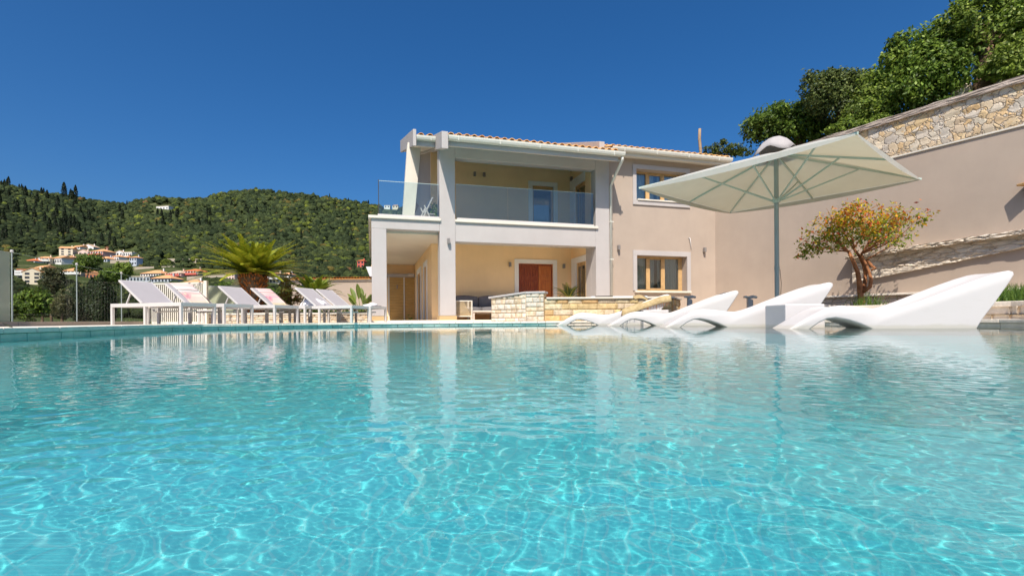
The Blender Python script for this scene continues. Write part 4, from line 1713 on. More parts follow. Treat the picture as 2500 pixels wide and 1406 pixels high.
def lounger():
    root = empty('sun_lounger', (0, 0, 0))
    # local: x from foot to head, y from far side (0) to near ... see placement
    fr = MB()
    fr.box(0, LL, 0, 0.045, LH - 0.075, LH)
    fr.box(0, LL, LW - 0.045, LW, LH - 0.075, LH)
    fr.box(0, 0.045, 0.047, LW - 0.047, LH - 0.075, LH - 0.002)
    fr.box(LL - 0.045, LL, 0.047, LW - 0.047, LH - 0.075, LH - 0.002)
    fr.box(1.05, 1.09, 0.047, LW - 0.047, LH - 0.07, LH - 0.03)
    fr.build('frame', WMETAL, root, bevel=0.005)
    for x in (0, LL - 0.052):
        for y in (0, LW - 0.052):
            MB().box(x, x + 0.052, y, y + 0.052, 0, LH - 0.077).build('leg', WMETAL, root, bevel=0.004)
    MB().box(0.95, 1.0, 0.0, 0.05, 0, LH - 0.077).build('leg', WMETAL, root, bevel=0.004)
    MB().box(0.95, 1.0, LW - 0.05, LW, 0, LH - 0.077).build('leg', WMETAL, root, bevel=0.004)
    st = MB().box(0.046, 1.10, 0.046, LW - 0.046, LH - 0.012, LH + 0.004)
    st.build('seat_sling', SLING, root)
    a = R(37)
    M = Matrix.Translation((1.12, 0, LH)) @ Matrix.Rotation(-a, 4, 'Y')
    bk = MB()
    bk.box(0, 0.80, 0.05, 0.085, -0.018, 0.018, M)
    bk.box(0, 0.80, LW - 0.085, LW - 0.05, -0.018, 0.018, M)
    bk.box(0.765, 0.80, 0.087, LW - 0.087, -0.018, 0.018, M)
    b_ = bk.build('backrest', WMETAL, root, bevel=0.005)
    MB().box(0.0, 0.775, 0.083, LW - 0.083, 0.004, 0.016, M).build('back_sling', SLING, b_)
    pr = MB()
    for y in (0.1, LW - 0.1):
        pr.bar(M @ Vector((0.42, y, -0.02)), Vector((1.62, y, LH - 0.05)), 0.025, 0.025)
    pr.build('prop', WMETAL, root)
    ar = MB()
    ar.tube([(0.10, LW * 0.5, LH - 0.16), (1.2, LW * 0.5, LH - 0.17), (1.27, LW * 0.5, LH - 0.12)], 0.016, 8)
    ar.build('under_rail', WMETAL, root, smooth=True)
    return root


LO = [(442, 9.62, 'white sun lounger nearest the glass fence, its long side to the pool'),
      (547, 10.5, 'white sun lounger with a striped pink towel on its back, second from the glass fence'),
      (671, 11.55, 'white sun lounger directly in front of the big cycad trunk'),
      (745, 12.35, 'white sun lounger with the smaller pink patterned towel, right of the big cycad'),
      (859, 12.25, 'white sun lounger in front of the small cycad, behind the crumpled white towel'),
      (905, 12.95, 'white sun lounger nearest the house column, with a folded towel at its foot')]
LP = []
proto = lounger()
for i, (px, Y, lab) in enumerate(LO):
    o = proto if i == 0 else copy_tree(proto)
    p = at(px, 780, Y)
    # local y must run from the near foot corner to the far one: +y = HD rotated by -90 -> FW ; so mirror via rotation
    o.location = (p.x, p.y, ZD + 0.012)
    o.rotation_euler = (0, 0, RZL)
    tag(o, lab, 'sun lounger', GL)
    LP.append(o)
# rotation maps local +y to HD x 90deg = (-HD.y, HD.x) which points to the near side: shift by the width
for o in LP:
    o.location = Vector(o.location) + FW * LW


def lmat(o):
    return Matrix.Translation(Vector(o.location)) @ Matrix.Rotation(RZL, 4, 'Z')


def towelmat(name, kind):
    k = N(name).set(0.95, 0.05)
    tc = k.n('TexCoord')
    sep = k.n('SeparateXYZ')
    k.l(tc.outputs['UV'], sep.inputs[0])
    if kind == 0:
        st = [(0.0, (0.62, 0.52, 0.40)), (0.10, (0.62, 0.20, 0.24)), (0.26, (0.60, 0.22, 0.26)), (0.30, (0.62, 0.56, 0.50)), (0.40, (0.70, 0.45, 0.42)), (0.48, (0.66, 0.62, 0.58)), (0.54, (0.16, 0.12, 0.12)), (0.57, (0.74, 0.70, 0.66)), (0.60, (0.55, 0.20, 0.20)), (0.62, (0.74, 0.70, 0.66)), (0.70, (0.72, 0.52, 0.48)), (0.86, (0.72, 0.54, 0.50)), (0.94, (0.55, 0.55, 0.52))]
    else:
        st = [(0.0, (0.66, 0.52, 0.34)), (0.09, (0.70, 0.26, 0.36)), (0.32, (0.70, 0.24, 0.42)), (0.42, (0.72, 0.48, 0.46)), (0.56, (0.74, 0.52, 0.48)), (0.62, (0.5, 0.2, 0.22)), (0.65, (0.76, 0.6, 0.56)), (0.74, (0.55, 0.24, 0.26)), (0.77, (0.76, 0.6, 0.56)), (0.86, (0.62, 0.30, 0.30)), (0.90, (0.74, 0.58, 0.54))]
    c = k.ramp(sep.outputs[1], st, 'CONSTANT')
    # printed motif in the lower third
    mp = k.n('Mapping')
    mp.inputs['Scale'].default_value = (1.7, 2.3, 1)
    k.l(tc.outputs['UV'], mp.inputs[0])
    ch = k.n('TexVoronoi', distance='MANHATTAN')
    ch.inputs['Scale'].default_value = 1.3
    k.l(mp.outputs[0], ch.inputs['Vector'])
    mo = k.ramp(ch.outputs['Distance'], [(0.0, (0.70, 0.58, 0.36)), (0.16, (0.58, 0.24, 0.28)), (0.42, (0.66, 0.38, 0.38)), (0.66, (0.70, 0.60, 0.50))], 'CONSTANT')
    f = k.ramp(sep.outputs[1], [(0.0, (0, 0, 0)), (0.1, (0.75, 0.75, 0.75)), (0.40, (0, 0, 0))], 'CONSTANT')
    k.base(k.mix(f, c, mo))
    k.bump(k.noise(k.coords(), 150, 3), 0.5, 0.005)
    return k.m


def back_towel(o, kind, y0, y1, x0, x1, lab):
    M = lmat(o) @ Matrix.Translation((1.12, 0, LH)) @ Matrix.Rotation(-R(37), 4, 'Y')
    root = empty('beach_towel', M @ Vector((x0, (y0 + y1) / 2, 0.03)), 0, lab, 'towel', 'pink patterned towels hung on lounger backs')
    nu, nv = 22, 16
    vs, uvs = [], []
    for i in range(nu + 1):
        for j in range(nv + 1):
            u, v = i / nu, j / nv
            xx = x0 + (x1 - x0) * u
            hang = 0.0
            p = Vector((min(xx, 0.815), y0 + (y1 - y0) * v + (0.14 * (1 - u) if v < 0.01 else 0), 0.028 + 0.006 * math.sin(u * 8 + v * 5)))
            if xx > 0.815:
                p.z -= (xx - 0.815)
            vs.append(M @ p - Vector(root.location))
            uvs.append((v, u))
    mb = MB()
    mb.add(vs, [(i * (nv + 1) + j, (i + 1) * (nv + 1) + j, (i + 1) * (nv + 1) + j + 1, i * (nv + 1) + j + 1) for i in range(nu) for j in range(nv)])
    t = mb.build('cloth', towelmat('towel_print_%s' % ('stripe', 'floral')[kind], kind), root, smooth=True)
    uv = t.data.uv_layers.new(name='UVMap')
    for lp in t.data.loops:
        uv.data[lp.index].uv = uvs[lp.vertex_index]
    s = t.modifiers.new('t', 'SOLIDIFY')
    s.thickness = 0.006
    fr = MB()
    rr = random.Random(kind + 9)
    for q in range(34):
        v = q / 33
        p = M @ Vector((x0, y0 + (y1 - y0) * v, 0.03)) - Vector(root.location)
        e = M @ Vector((x0 - rr.uniform(0.03, 0.055), y0 + (y1 - y0) * v + rr.uniform(-.01, .01), 0.022)) - Vector(root.location)
        fr.tube([p, e], [0.006, 0.003], 4)
    fr.build('fringe', pm('cream_fringe', (0.66, 0.56, 0.40), 0.9, 0.1, bump=0) if 'cream_fringe' not in bpy.data.materials else bpy.data.materials['cream_fringe'], root)


back_towel(LP[1], 0, 0.05, 0.62, 0.02, 0.95, 'pink and cream striped towel hanging on the second lounger from the glass fence')
back_towel(LP[3], 1, 0.05, 0.58, 0.05, 0.95, 'bright pink patterned towel hanging on the lounger beside the big cycad')


def crumple(name, o, x, y, sx, sy, sz, m, lab, cat, seed, z0=0.006):
    """a heap of cloth: a lumpy dome with sharp folds"""
    rg = random.Random(seed)
    mb = MB()
    nu, nv = 28, 14
    fold = [(rg.uniform(0, 6.28), rg.randint(2, 7), rg.uniform(0.05, 0.2), rg.uniform(0, 6.28)) for _ in range(7)]
    vs = []
    for i in range(nv + 1):
        q = i / nv
        for k in range(nu):
            g = 2 * math.pi * k / nu
            r = math.cos(q * math.pi / 2) ** 0.6
            f = 1 + sum(a * math.sin(n_ * g + p + q * 3 * math.cos(p2)) for p, n_, a, p2 in fold) * 0.8
            zz = math.sin(q * math.pi / 2) * (1 + 0.5 * sum(a * math.sin(n_ * g * 0.5 + p2) for p, n_, a, p2 in fold))
            vs.append((r * f * math.cos(g) * sx, r * f * math.sin(g) * sy, zz * sz))
    fs = [(i * nu + k, i * nu + (k + 1) % nu, (i + 1) * nu + (k + 1) % nu, (i + 1) * nu + k) for i in range(nv) for k in range(nu)]
    mb.add(vs, fs + [tuple(range(nu))])
    t = mb.build(name, m, smooth=True)
    p = lmat(o) @ Vector((x, y, LH + z0))
    t.location = p
    t.rotation_euler = (0, 0, RZL)
    return tag(t, lab, cat)


TOWW = pm('white_towel', (0.82, 0.81, 0.81), 0.95, 0.04, 6, 0.4, 180, 0.05, bd=0.006)
crumple('white_towel', LP[3], 0.30, 0.10, 0.34, 0.22, 0.19, TOWW, 'crumpled white towel heaped on the foot of the lounger beside the small cycad', 'towel', 5)
crumple('folded_towel', LP[5], 0.35, 0.30, 0.16, 0.24, 0.07, TOWW, 'small folded white towel on the foot of the lounger nearest the house', 'towel', 8)
t_ = MB().box(-0.08, 0.08, -0.04, 0.04, 0, 0.012).build('phone', DARK, bevel=0.003)
t_.location = lmat(LP[5]) @ Vector((0.12, 0.25, LH + 0.006))
tag(t_, 'small dark phone lying beside the folded towel on the end lounger', 'phone')
# little white stools under the loungers
GS = 'low white side tables standing among the sun loungers'
for px, Y, lab in ((515, 12.6, 'low white side table in shade between the first two pairs of loungers'), (708, 13.1, 'low white side table between the middle and far pairs of loungers')):
    p = at(px, 780, Y)
    root = empty('side_table', (p.x, p.y, ZD + 0.012), R(20), lab, 'side table', GS)
    MB().box(-0.24, 0.24, -0.24, 0.24, 0.31, 0.345).build('table_top', WMETAL, root, bevel=0.005)
    for x in (-0.24, 0.19):
        for y in (-0.24, 0.19):
            MB().box(x, x + 0.05, y, y + 0.05, 0, 0.308).build('leg', WMETAL, root, bevel=0.004)

# ================================================================== GLASS FENCE, RAIL FENCE, PLANTERS (left)
gf = empty('glass_fence', (-9.5, 10.5, ZD), 0, 'frameless glass fence on a low beige kerb at the left edge of the deck', 'fence')
FP = [at(-250, 780, 6.9), at(30, 780, 8.75), at(188, 780, 10.75), at(297, 780, 12.75), at(352, 780, 14.2)]
for p in FP:
    p.z = 0
fo = Vector((-9.5, 10.5, ZD))


def run(name, pts, z0, z1, th, m, parent, origin, bevel=0.0):
    mb = MB()
    for i in range(len(pts) - 1):
        a, b = pts[i], pts[i + 1]
        t = (b - a).normalized()
        nr = Vector((-t.y, t.x, 0)) * th / 2
        q = [a - nr, b - nr, b + nr, a + nr]
        mb.add([(p.x - origin.x, p.y - origin.y, z0 - origin.z) for p in q] + [(p.x - origin.x, p.y - origin.y, z1 - origin.z) for p in q],
               [(3, 2, 1, 0), (4, 5, 6, 7), (0, 1, 5, 4), (1, 2, 6, 5), (2, 3, 7, 6), (3, 0, 4, 7)])
    return mb.build(name, m, parent, bevel=bevel)


run('kerb', FP, 0.02, 0.172, 0.18, BEIGE, gf, fo, 0.006)
for i in range(4):
    a, b = FP[i], FP[i + 1]
    t = (b - a).normalized()
    g = run('glass_panel', [a + t * 0.05, b - t * 0.05], 0.175, 1.40, 0.012, FGLASS2 if i == 0 else FGLASS, gf, fo)
    run('glass_rim', [a + t * 0.05, b - t * 0.05], 1.4005, 1.4035, 0.012, GEDGE, g, fo)
for i in (1, 2, 3, 4):
    p = FP[i] - fo
    pt = MB().box(p.x - 0.009, p.x + 0.009, p.y - 0.009, p.y + 0.009, 0.085, 1.31).build('post', POLEM, gf, bevel=0.003)
    MB().lathe([(0.018, 0), (0.024, 0.012), (0.024, 0.04), (0.014, 0.05)], 12, Matrix.Translation((p.x, p.y, 1.312))).build('post_cap', WMETAL, pt)

rf_ = empty('slat_fence', at(430, 780, 14.4) * 1.0, 0, 'cream metal fence of close upright slats behind the first two loungers', 'fence')
ro = Vector(rf_.location)
ro.z = ZD
rf_.location = ro
a, b, c = at(372, 780, 14.6), at(497, 780, 14.3), at(507, 780, 14.7)
for p in (a, b, c):
    p.z = 0
n_sl = 26
for i in range(n_sl + 1):
    p = a.lerp(b, i / n_sl) - ro
    MB().box(p.x - 0.013, p.x + 0.013, p.y - 0.013, p.y + 0.013, 0.06, 1.16).build('slat', TAUPE if False else CREAM, rf_)
run('top_rail', [a, b], 1.25, 1.30, 0.05, CREAM, rf_, ro)
run('bottom_rail', [a, b], 0.10, 0.15, 0.05, CREAM, rf_, ro)
run('end_post', [b + Vector((0.03, 0, 0)), b + Vector((0.12, 0, 0))], 0.05, 1.34, 0.09, CREAM, rf_, ro)
# sage panel fence to the right of it
a2, b2 = at(508, 780, 15.2), at(588, 780, 15.0)
a2.z = b2.z = 0
sp = empty('screen_panel', (a2.x, a2.y, ZD), 0, 'low olive glass screen beside the slat fence, left of the cycad trunk', 'screen')
run('panel', [a2, b2], 0.12, 1.22, 0.03, pm('olive_panel', (0.34, 0.36, 0.25), 0.35, 0.15, 1.5, 0.05, 30, 0.4), sp, Vector((a2.x, a2.y, ZD)))
run('panel_rim', [a2, b2], 1.222, 1.25, 0.04, GREYM, sp, Vector((a2.x, a2.y, ZD)))

pw0, pw1 = at(488, 780, 14.6), at(905, 780, 14.9)
pw0.z = pw1.z = 0
pl = empty('planter_wall', (pw0.x, pw0.y, ZD), 0, 'long low planter of pale stone with a cream coping behind the sun loungers', 'planter')
po = Vector((pw0.x, pw0.y, ZD))
run('wall_core', [pw0, pw1], 0.05, 0.34, 0.26, MORTAR, pl, po)
fd = (pw1 - pw0).normalized()
fnr = Vector((fd.y, -fd.x, 0)) * 0.13
stone_courses('stone_facing', [pw0 + fnr, pw1 + fnr], ZD, [0.34, 0.34], 0.0, PALEST, pl, po, 9, 0.05, 0.09, 0.15, 0.4)
run('coping_slab', [pw0 - Vector((0.05, 0, 0)), pw1], 0.343, 0.392, 0.36, CREAM, pl, po, 0.01)
mb = MB()
q = [pw0, pw1, pw1 + Vector((-0.3, 1.5, 0)), pw0 + Vector((-0.3, 1.5, 0))]
mb.add([(p.x - po.x, p.y - po.y, 0.22) for p in q], [(0, 1, 2, 3)])
mb.build('planter_soil', SOIL, pl)

gw0, gw1 = at(716, 780, 18.5), at(925, 780, 18.3)
gw0.z = gw1.z = 0
gw = empty('garden_wall', (gw0.x, gw0.y, 0), 0, 'beige garden wall with a clay tile coping left of the house', 'wall')
go = Vector((gw0.x, gw0.y, 0))
run('wall_face', [gw0, gw1], -0.2, 1.60, 0.25, BEIGE, gw, go)
run('wall_band', [gw0 - Vector((0.03, 0, 0)), gw1], 1.602, 1.68, 0.32, CREAM, gw, go, 0.008)
tb = MB()
nT = 15
tdir = (gw1 - gw0)
for i in range(nT * 2):
    p = gw0 + tdir * ((i + 0.5) / (nT * 2)) - go
    vs = []
    for yy, rr_ in ((-0.24, 0.062), (0.24, 0.05)):
        for k in range(9):
            g = math.pi * k / 8
            vs.append((p.x + rr_ * math.cos(g), p.y + yy, 1.69 + 0.02 + rr_ * math.sin(g) * 0.9))
    tb.add(vs, [(k, k + 1, 9 + k + 1, 9 + k) for k in range(8)])
tb.build('coping_tiles', TILE, gw)
run('tile_bed', [gw0, gw1], 1.682, 1.70, 0.44, TILE, gw, go)
# white bowl shaped canopy end standing behind the wall
cp = at(898, 660, 17.5)
bx = MB().prism([(-0.22, 0.36), (0.30, 0.36), (0.30, -0.0), (-0.08, -0.0)], 'y', -0.25, 0.25)
bo = bx.build('wall_planter', pm('pale_planter', (0.62, 0.62, 0.66), 0.5, 0.04, bump=0.05), bevel=0.01)
bo.location = (cp.x, 17.9, 1.76)
tag(bo, 'pale square planter with sloping sides on the tiled garden wall by the column', 'planter')
gb = at(906, 592, 14.6)

# a curled dark leaf stuck on the waterline stones at the left
lp_ = at(90, 811, 5.55)
mb = MB()
vs = []
for i in range(9):
    q = i / 8
    w_ = 0.022 * math.sin(math.pi * (0.06 + 0.9 * q))
    c = Vector((0.05 - 0.1 * q, 0.0, 0.045 * q * q))
    vs += [tuple(c + Vector((0, -w_, w_ * 0.5))), tuple(c), tuple(c + Vector((0, w_, w_ * 0.5)))]
mb.add(vs, [(i * 3 + k, i * 3 + k + 1, i * 3 + k + 4, i * 3 + k + 3) for i in range(8) for k in range(2)])
lf_ = mb.build('fallen_leaf', pm('dead_leaf', (0.05, 0.05, 0.03), 0.7, 0.3, 30, 0.1), smooth=True)
lf_.location = (-5.08, 4.95, ZD + 0.016)
tag(lf_, 'small dark curled leaf lying on the pool coping at the far left', 'leaf')
# cable down the parasol pole
mb = MB()
mb.tube([(0.055, -0.02, 1.30), (0.075, -0.03, 1.0), (0.06, -0.03, 0.7), (0.085, -0.03, 0.45), (0.062, -0.03, 0.2)], 0.006, 5)
mb.build('cable', DARK, um, smooth=True)
bo.location.y = 18.25

# ================================================================== PORCH FURNITURE
def cushion(mb, x0, x1, y0, y1, z0, z1, M=None, puff=0.03):
    """soft box: subdivided block with bulged faces"""
    n_ = 6
    vs, fs = [], []

    def P(a, b, c):
        px, py, pz = 2 * a - 1, 2 * b - 1, 2 * c - 1
        e = 0.14
        k = [1 - e * (abs(py) ** 6 * 0.5 + abs(pz) ** 6 * 0.5) * 0.3, 1, 1]
        bul = (1 - px * px) * (1 - py * py), (1 - px * px) * (1 - pz * pz), (1 - py * py) * (1 - pz * pz)
        x = (x0 + x1) / 2 + px * ((x1 - x0) / 2 - 0.0) * k[0] + (px if abs(px) == 1 else 0) * puff * bul[2] * 0.6
        y = (y0 + y1) / 2 + py * ((y1 - y0) / 2) + (py if abs(py) == 1 else 0) * puff * bul[1]
        z = (z0 + z1) / 2 + pz * ((z1 - z0) / 2) + (pz if abs(pz) == 1 else 0) * puff * bul[0]
        return (x, y, z)
    idx = {}

    def vid(a, b, c):
        key = (a, b, c)
        if key not in idx:
            idx[key] = len(vs)
            vs.append(P(a / n_, b / n_, c / n_))
        return idx[key]
    for i in range(n_):
        for j in range(n_):
            for s in (0, n_):
                fs.append((vid(i, j, s), vid(i + 1, j, s), vid(i + 1, j + 1, s), vid(i, j + 1, s)))
                fs.append((vid(i, s, j), vid(i + 1, s, j), vid(i + 1, s, j + 1), vid(i, s, j + 1)))
                fs.append((vid(s, i, j), vid(s, i + 1, j), vid(s, i + 1, j + 1), vid(s, i, j + 1)))
    mb.add(vs, fs, M)
    return mb


p = hw(0.55, 1.05, 0.15)
sofa = empty('sofa', (p.x, p.y, 0.15), TH, 'taupe framed outdoor sofa with dark grey cushions against the porch wall', 'sofa')
MB().box(0, 2.9, 0, 0.85, 0.20, 0.27).build('frame', TAUPE, sofa, bevel=0.01)
MB().box(0, 2.9, 0.82, 0.88, 0.272, 0.62).build('back_frame', TAUPE, sofa, bevel=0.01)
for x in (0.02, 1.42, 2.82):
    for y in (0.02, 0.78):
        MB().box(x, x + 0.06, y, y + 0.06, 0, 0.198).build('leg', TAUPE, sofa)
for i in range(3):
    cushion(MB(), 0.02 + i * 0.96, 0.96 + i * 0.96, 0.0, 0.72, 0.28, 0.42).build('seat_cushion', GREYCUSH, sofa, True, 0.0)
    cushion(MB(), 0.03 + i * 0.96, 0.95 + i * 0.96, 0.56, 0.74, 0.42, 0.80, puff=0.05).build('back_cushion', GREYCUSH, sofa, True)
p = hw(0.50, 0.42, 0.15)
ac = empty('woven_armchair', (p.x, p.y, 0.15), TH, 'woven cream armchair with a lattice side beside the main column', 'armchair')
ar = MB()
for x in (0.0, 0.52):
    ar.box(x, x + 0.035, 0, 0.035, 0, 0.62)
    MB().box(x, x + 0.035, 0.62, 0.655, 0, 0.62).build('leg', CREAM, ac, bevel=0.004)
ar.box(0.034, 0.521, 0.002, 0.033, 0.585, 0.619)
ar.box(0.034, 0.521, 0.002, 0.033, 0.10, 0.13)
ar.build('frame', CREAM, ac, bevel=0.004)
wv = MB()
for i in range(-9, 14):
    for sgn in (1, -1):
        a0 = Vector((0.04 + i * 0.035, 0.018, 0.13))
        b0 = a0 + Vector((0.24 * sgn, 0, 0.455))
        # clip to the frame
        t0, t1 = 0.0, 1.0
        dx = b0.x - a0.x
        lo, hi = 0.037, 0.518
        ta_, tb_ = (lo - a0.x) / dx, (hi - a0.x) / dx
        t0, t1 = max(t0, min(ta_, tb_)), min(t1, max(ta_, tb_))
        if t1 - t0 > 0.05:
            wv.bar(a0.lerp(b0, t0), a0.lerp(b0, t1), 0.010, 0.006 if sgn > 0 else 0.009, (0, 1, 0))
wv.build('lattice', pm('woven_cane', (0.55, 0.42, 0.25), 0.7, 0.15, bump=0.1), ac)
cushion(MB(), 0.06, 0.50, 0.05, 0.60, 0.22, 0.36).build('seat_cushion', GREYCUSH, ac, True)
p = hw(1.02, 0.50, 0.15)
ct = empty('coffee_table', (p.x, p.y, 0.15), TH, 'low taupe coffee table in front of the grey sofa', 'table')
MB().box(0, 1.3, 0, 0.6, 0.25, 0.30).build('table_top', TAUPE, ct, bevel=0.006)
for x in (0.03, 1.21):
    for y in (0.03, 0.51):
        MB().box(x, x + 0.06, y, y + 0.06, 0, 0.248).build('leg', TAUPE, ct)

# ================================================================== LEAVES
LR = np.random.default_rng(21)


def leaves(name, m, parent, cen, nrm, size, cols, aspect=0.45, up=0.5, fold=0.0):
    """one rhombic leaf per centre. cen (N,3), nrm (N,3) rough facing, size (N,)"""
    n_ = len(cen)
    d = LR.normal(0, 1, (n_, 3))
    nn = nrm + d * 0.75 + np.array([0, 0, up])
    nn /= np.linalg.norm(nn, axis=1, keepdims=True)
    a = np.cross(nn, LR.normal(0, 1, (n_, 3)))
    a /= np.linalg.norm(a, axis=1, keepdims=True) + 1e-9
    b = np.cross(nn, a)
    s = size[:, None]
    v = np.stack([cen - a * s, cen + b * s * aspect - a * s * 0.1, cen + a * s, cen - b * s * aspect - a * s * 0.1], 1).reshape(-1, 3)
    f = np.arange(n_ * 4).reshape(-1, 4)
    c = np.repeat(np.concatenate([cols, np.ones((n_, 1))], 1), 4, 0)
    return np_mesh(name, v, f, m, parent, c)


def crown_points(blobs, n_, shell=0.55):
    """points through a union of blobs (x,y,z,rx,ry,rz), denser towards the skin, in small twig clusters"""
    B = np.array(blobs)
    wts = B[:, 3] * B[:, 5]
    k = LR.choice(len(B), n_ // 7, p=wts / wts.sum())
    d = LR.normal(0, 1, (len(k), 3))
    d /= np.linalg.norm(d, axis=1, keepdims=True)
    r = LR.uniform(shell ** 2, 1.12, len(k)) ** 0.5 * np.where(LR.random(len(k)) < 0.10, LR.uniform(1.05, 1.4, len(k)), 1.0)
    cc = B[k, :3] + d * r[:, None] * B[k, 3:6]
    cc = np.repeat(cc, 7, 0)
    sc = np.repeat(B[k, 3].min() if False else np.minimum(B[k, 3], B[k, 5]), 7)[:, None]
    pts = cc + LR.normal(0, 1, cc.shape) * sc * 0.13
    return pts, np.repeat(d, 7, 0), np.repeat(k, 7)


def pal(n_, cols, wts=None, jit=0.18):
    c = np.array(cols)
    k = LR.choice(len(c), n_, p=wts)
    return np.clip(c[k] * (1 + LR.normal(0, jit, (n_, 1))), 0.003, 1)


def limb(mb, a, b, r0, r1, bend=0.1, n_=5, seg=7, rg=None):
    rg = rg or random
    a, b = Vector(a), Vector(b)
    L = (b - a).length
    off = Vector((rg.uniform(-1, 1), rg.uniform(-1, 1), rg.uniform(-0.3, 0.5))) * bend * L
    pts = []
    for i in range(n_ + 1):
        q = i / n_
        pts.append(a.lerp(b, q) + off * math.sin(math.pi * q))
    mb.tube(pts, [r0 + (r1 - r0) * i / n_ for i in range(n_ + 1)], seg)
    return pts


# --- ornamental tree with red and yellow leaves in front of the wall
TY = 12.1
tbase = at(2108, 752, TY)
tbase.z = bedz - 0.05
ot = empty('ornamental_tree', tbase, 0, 'small ornamental tree with red, orange and green leaves and a twisted red trunk', 'tree')
k_ = TY / 1200


def tp(px, py, dy=0.0):
    return at(px, py, TY + dy) - tbase


mb = MB()
trunk = [tp(2106, 758), tp(2103, 735), tp(2100, 712), tp(2098, 690, -0.02), tp(2094, 665, -0.05), tp(2084, 640, -0.05), tp(2072, 615)]
mb.tube(trunk, [0.085, 0.075, 0.065, 0.058, 0.052, 0.044, 0.034], 10)
tr2 = [tp(2107, 714, 0.02), tp(2112, 690, 0.1), tp(2113, 668, 0.12), tp(2108, 645, 0.1), tp(2098, 625, 0.1), tp(2084, 607, 0.05)]
mb.tube(tr2, [0.05, 0.045, 0.042, 0.038, 0.034, 0.028], 9)
tr3 = [tp(2108, 712, -0.05), tp(2124, 700, -0.12), tp(2127, 682, -0.14), tp(2120, 660, -0.1), tp(2112, 640, -0.05), tp(2102, 620, 0)]
mb.tube(tr3, [0.05, 0.045, 0.038, 0.034, 0.032, 0.028], 8)
st = [tp(2116, 634), tp(2128, 650, -0.1), tp(2137, 655, -0.15), tp(2126, 660, -0.1)]
mb.tube(st, [0.04, 0.042, 0.04, 0.03], 8)
mb.build('trunk', REDBARK, ot, smooth=True)
mb = MB()
rg = random.Random(6)
hubs = [tp(2072, 615), tp(2084, 607, 0.05), tp(2102, 620)]
targets = [(1975, 600), (1985, 570), (2010, 545), (2030, 525), (2060, 515), (2100, 520), (2140, 530), (2180, 545), (2215, 540), (2180, 590), (2020, 580), (1995, 610), (2120, 560), (2050, 560), (2205, 575), (2230, 545)]
tips = []
for i, (x, y) in enumerate(targets):
    e = tp(x, y, rg.uniform(-0.9, 0.7))
    h = hubs[0] if x < 2050 else (hubs[1] if x < 2110 else hubs[2])
    pts = limb(mb, h, e, 0.020, 0.006, 0.16, 6, 6, rg)
    for q in range(4):
        b_ = pts[rg.randint(2, 5)]
        e2 = b_ + Vector((rg.uniform(-.35, .35), rg.uniform(-.35, .35), rg.uniform(-.05, .35)))
        limb(mb, b_, e2, 0.010, 0.003, 0.1, 3, 4, rg)
        tips.append(e2)
    tips.append(e)
lb = limb(mb, tp(2116, 634), tp(2195, 590, -0.3), 0.022, 0.01, 0.05, 5, 6, rg)
lb = limb(mb, tp(2075, 612), tp(2003, 615, -0.3), 0.014, 0.006, 0.03, 4, 5, rg)
mb.build('limbs', REDBARK, ot, smooth=True)
blobs = []
for (x, y, rx, ry) in ((1985, 590, 28, 32), (2010, 560, 36, 36), (2045, 538, 42, 40), (2040, 520, 25, 25), (2085, 530, 45, 36), (2130, 535, 46, 32), (2175, 540, 46, 34), (2215, 536, 34, 30), (2150, 575, 50, 30), (2100, 570, 46, 34), (2055, 575, 40, 30), (2190, 580, 32, 24), (2000, 608, 26, 20), (1980, 612, 18, 18), (2235, 548, 16, 22), (2140, 605, 40, 12), (2030, 600, 30, 14)):
    c = tp(x, y, 0)
    for q in range(2):
        blobs.append((c.x * 0.93, c.y + (q - 0.5) * 0.75 + rg.uniform(-.2, .2), c.z, rx * k_ * 0.95, 0.36, ry * k_ * 0.95))
pts, nr, kk = crown_points(blobs, 12600, 0.1)
sel = LR.random(len(pts)) > 0.42 + 0.32 * (np.sin(pts[:, 0] * 5.1 + 1) * np.sin(pts[:, 2] * 6.3 + pts[:, 1] * 4) > -0.1)
pts, nr, kk = pts[sel], nr[sel], kk[sel]
hgt = (pts[:, 2] - pts[:, 2].min()) / np.ptp(pts[:, 2])
redp = np.clip(hgt * 1.1 + LR.normal(0, 0.15, len(pts)) - (pts[:, 0] > 0.4) * 0.14, 0, 1)
green = pal(len(pts), [(0.20, 0.27, 0.03), (0.32, 0.34, 0.03), (0.11, 0.18, 0.02)])
orange = pal(len(pts), [(0.70, 0.30, 0.02), (0.62, 0.18, 0.03), (0.66, 0.42, 0.02), (0.52, 0.42, 0.02), (0.50, 0.44, 0.03), (0.55, 0.10, 0.05)])
col = np.where((LR.random(len(pts)) < redp)[:, None], orange, green)
leaves('leaves', LEAF, ot, pts, nr, LR.uniform(0.028, 0.058, len(pts)), col, 0.42)


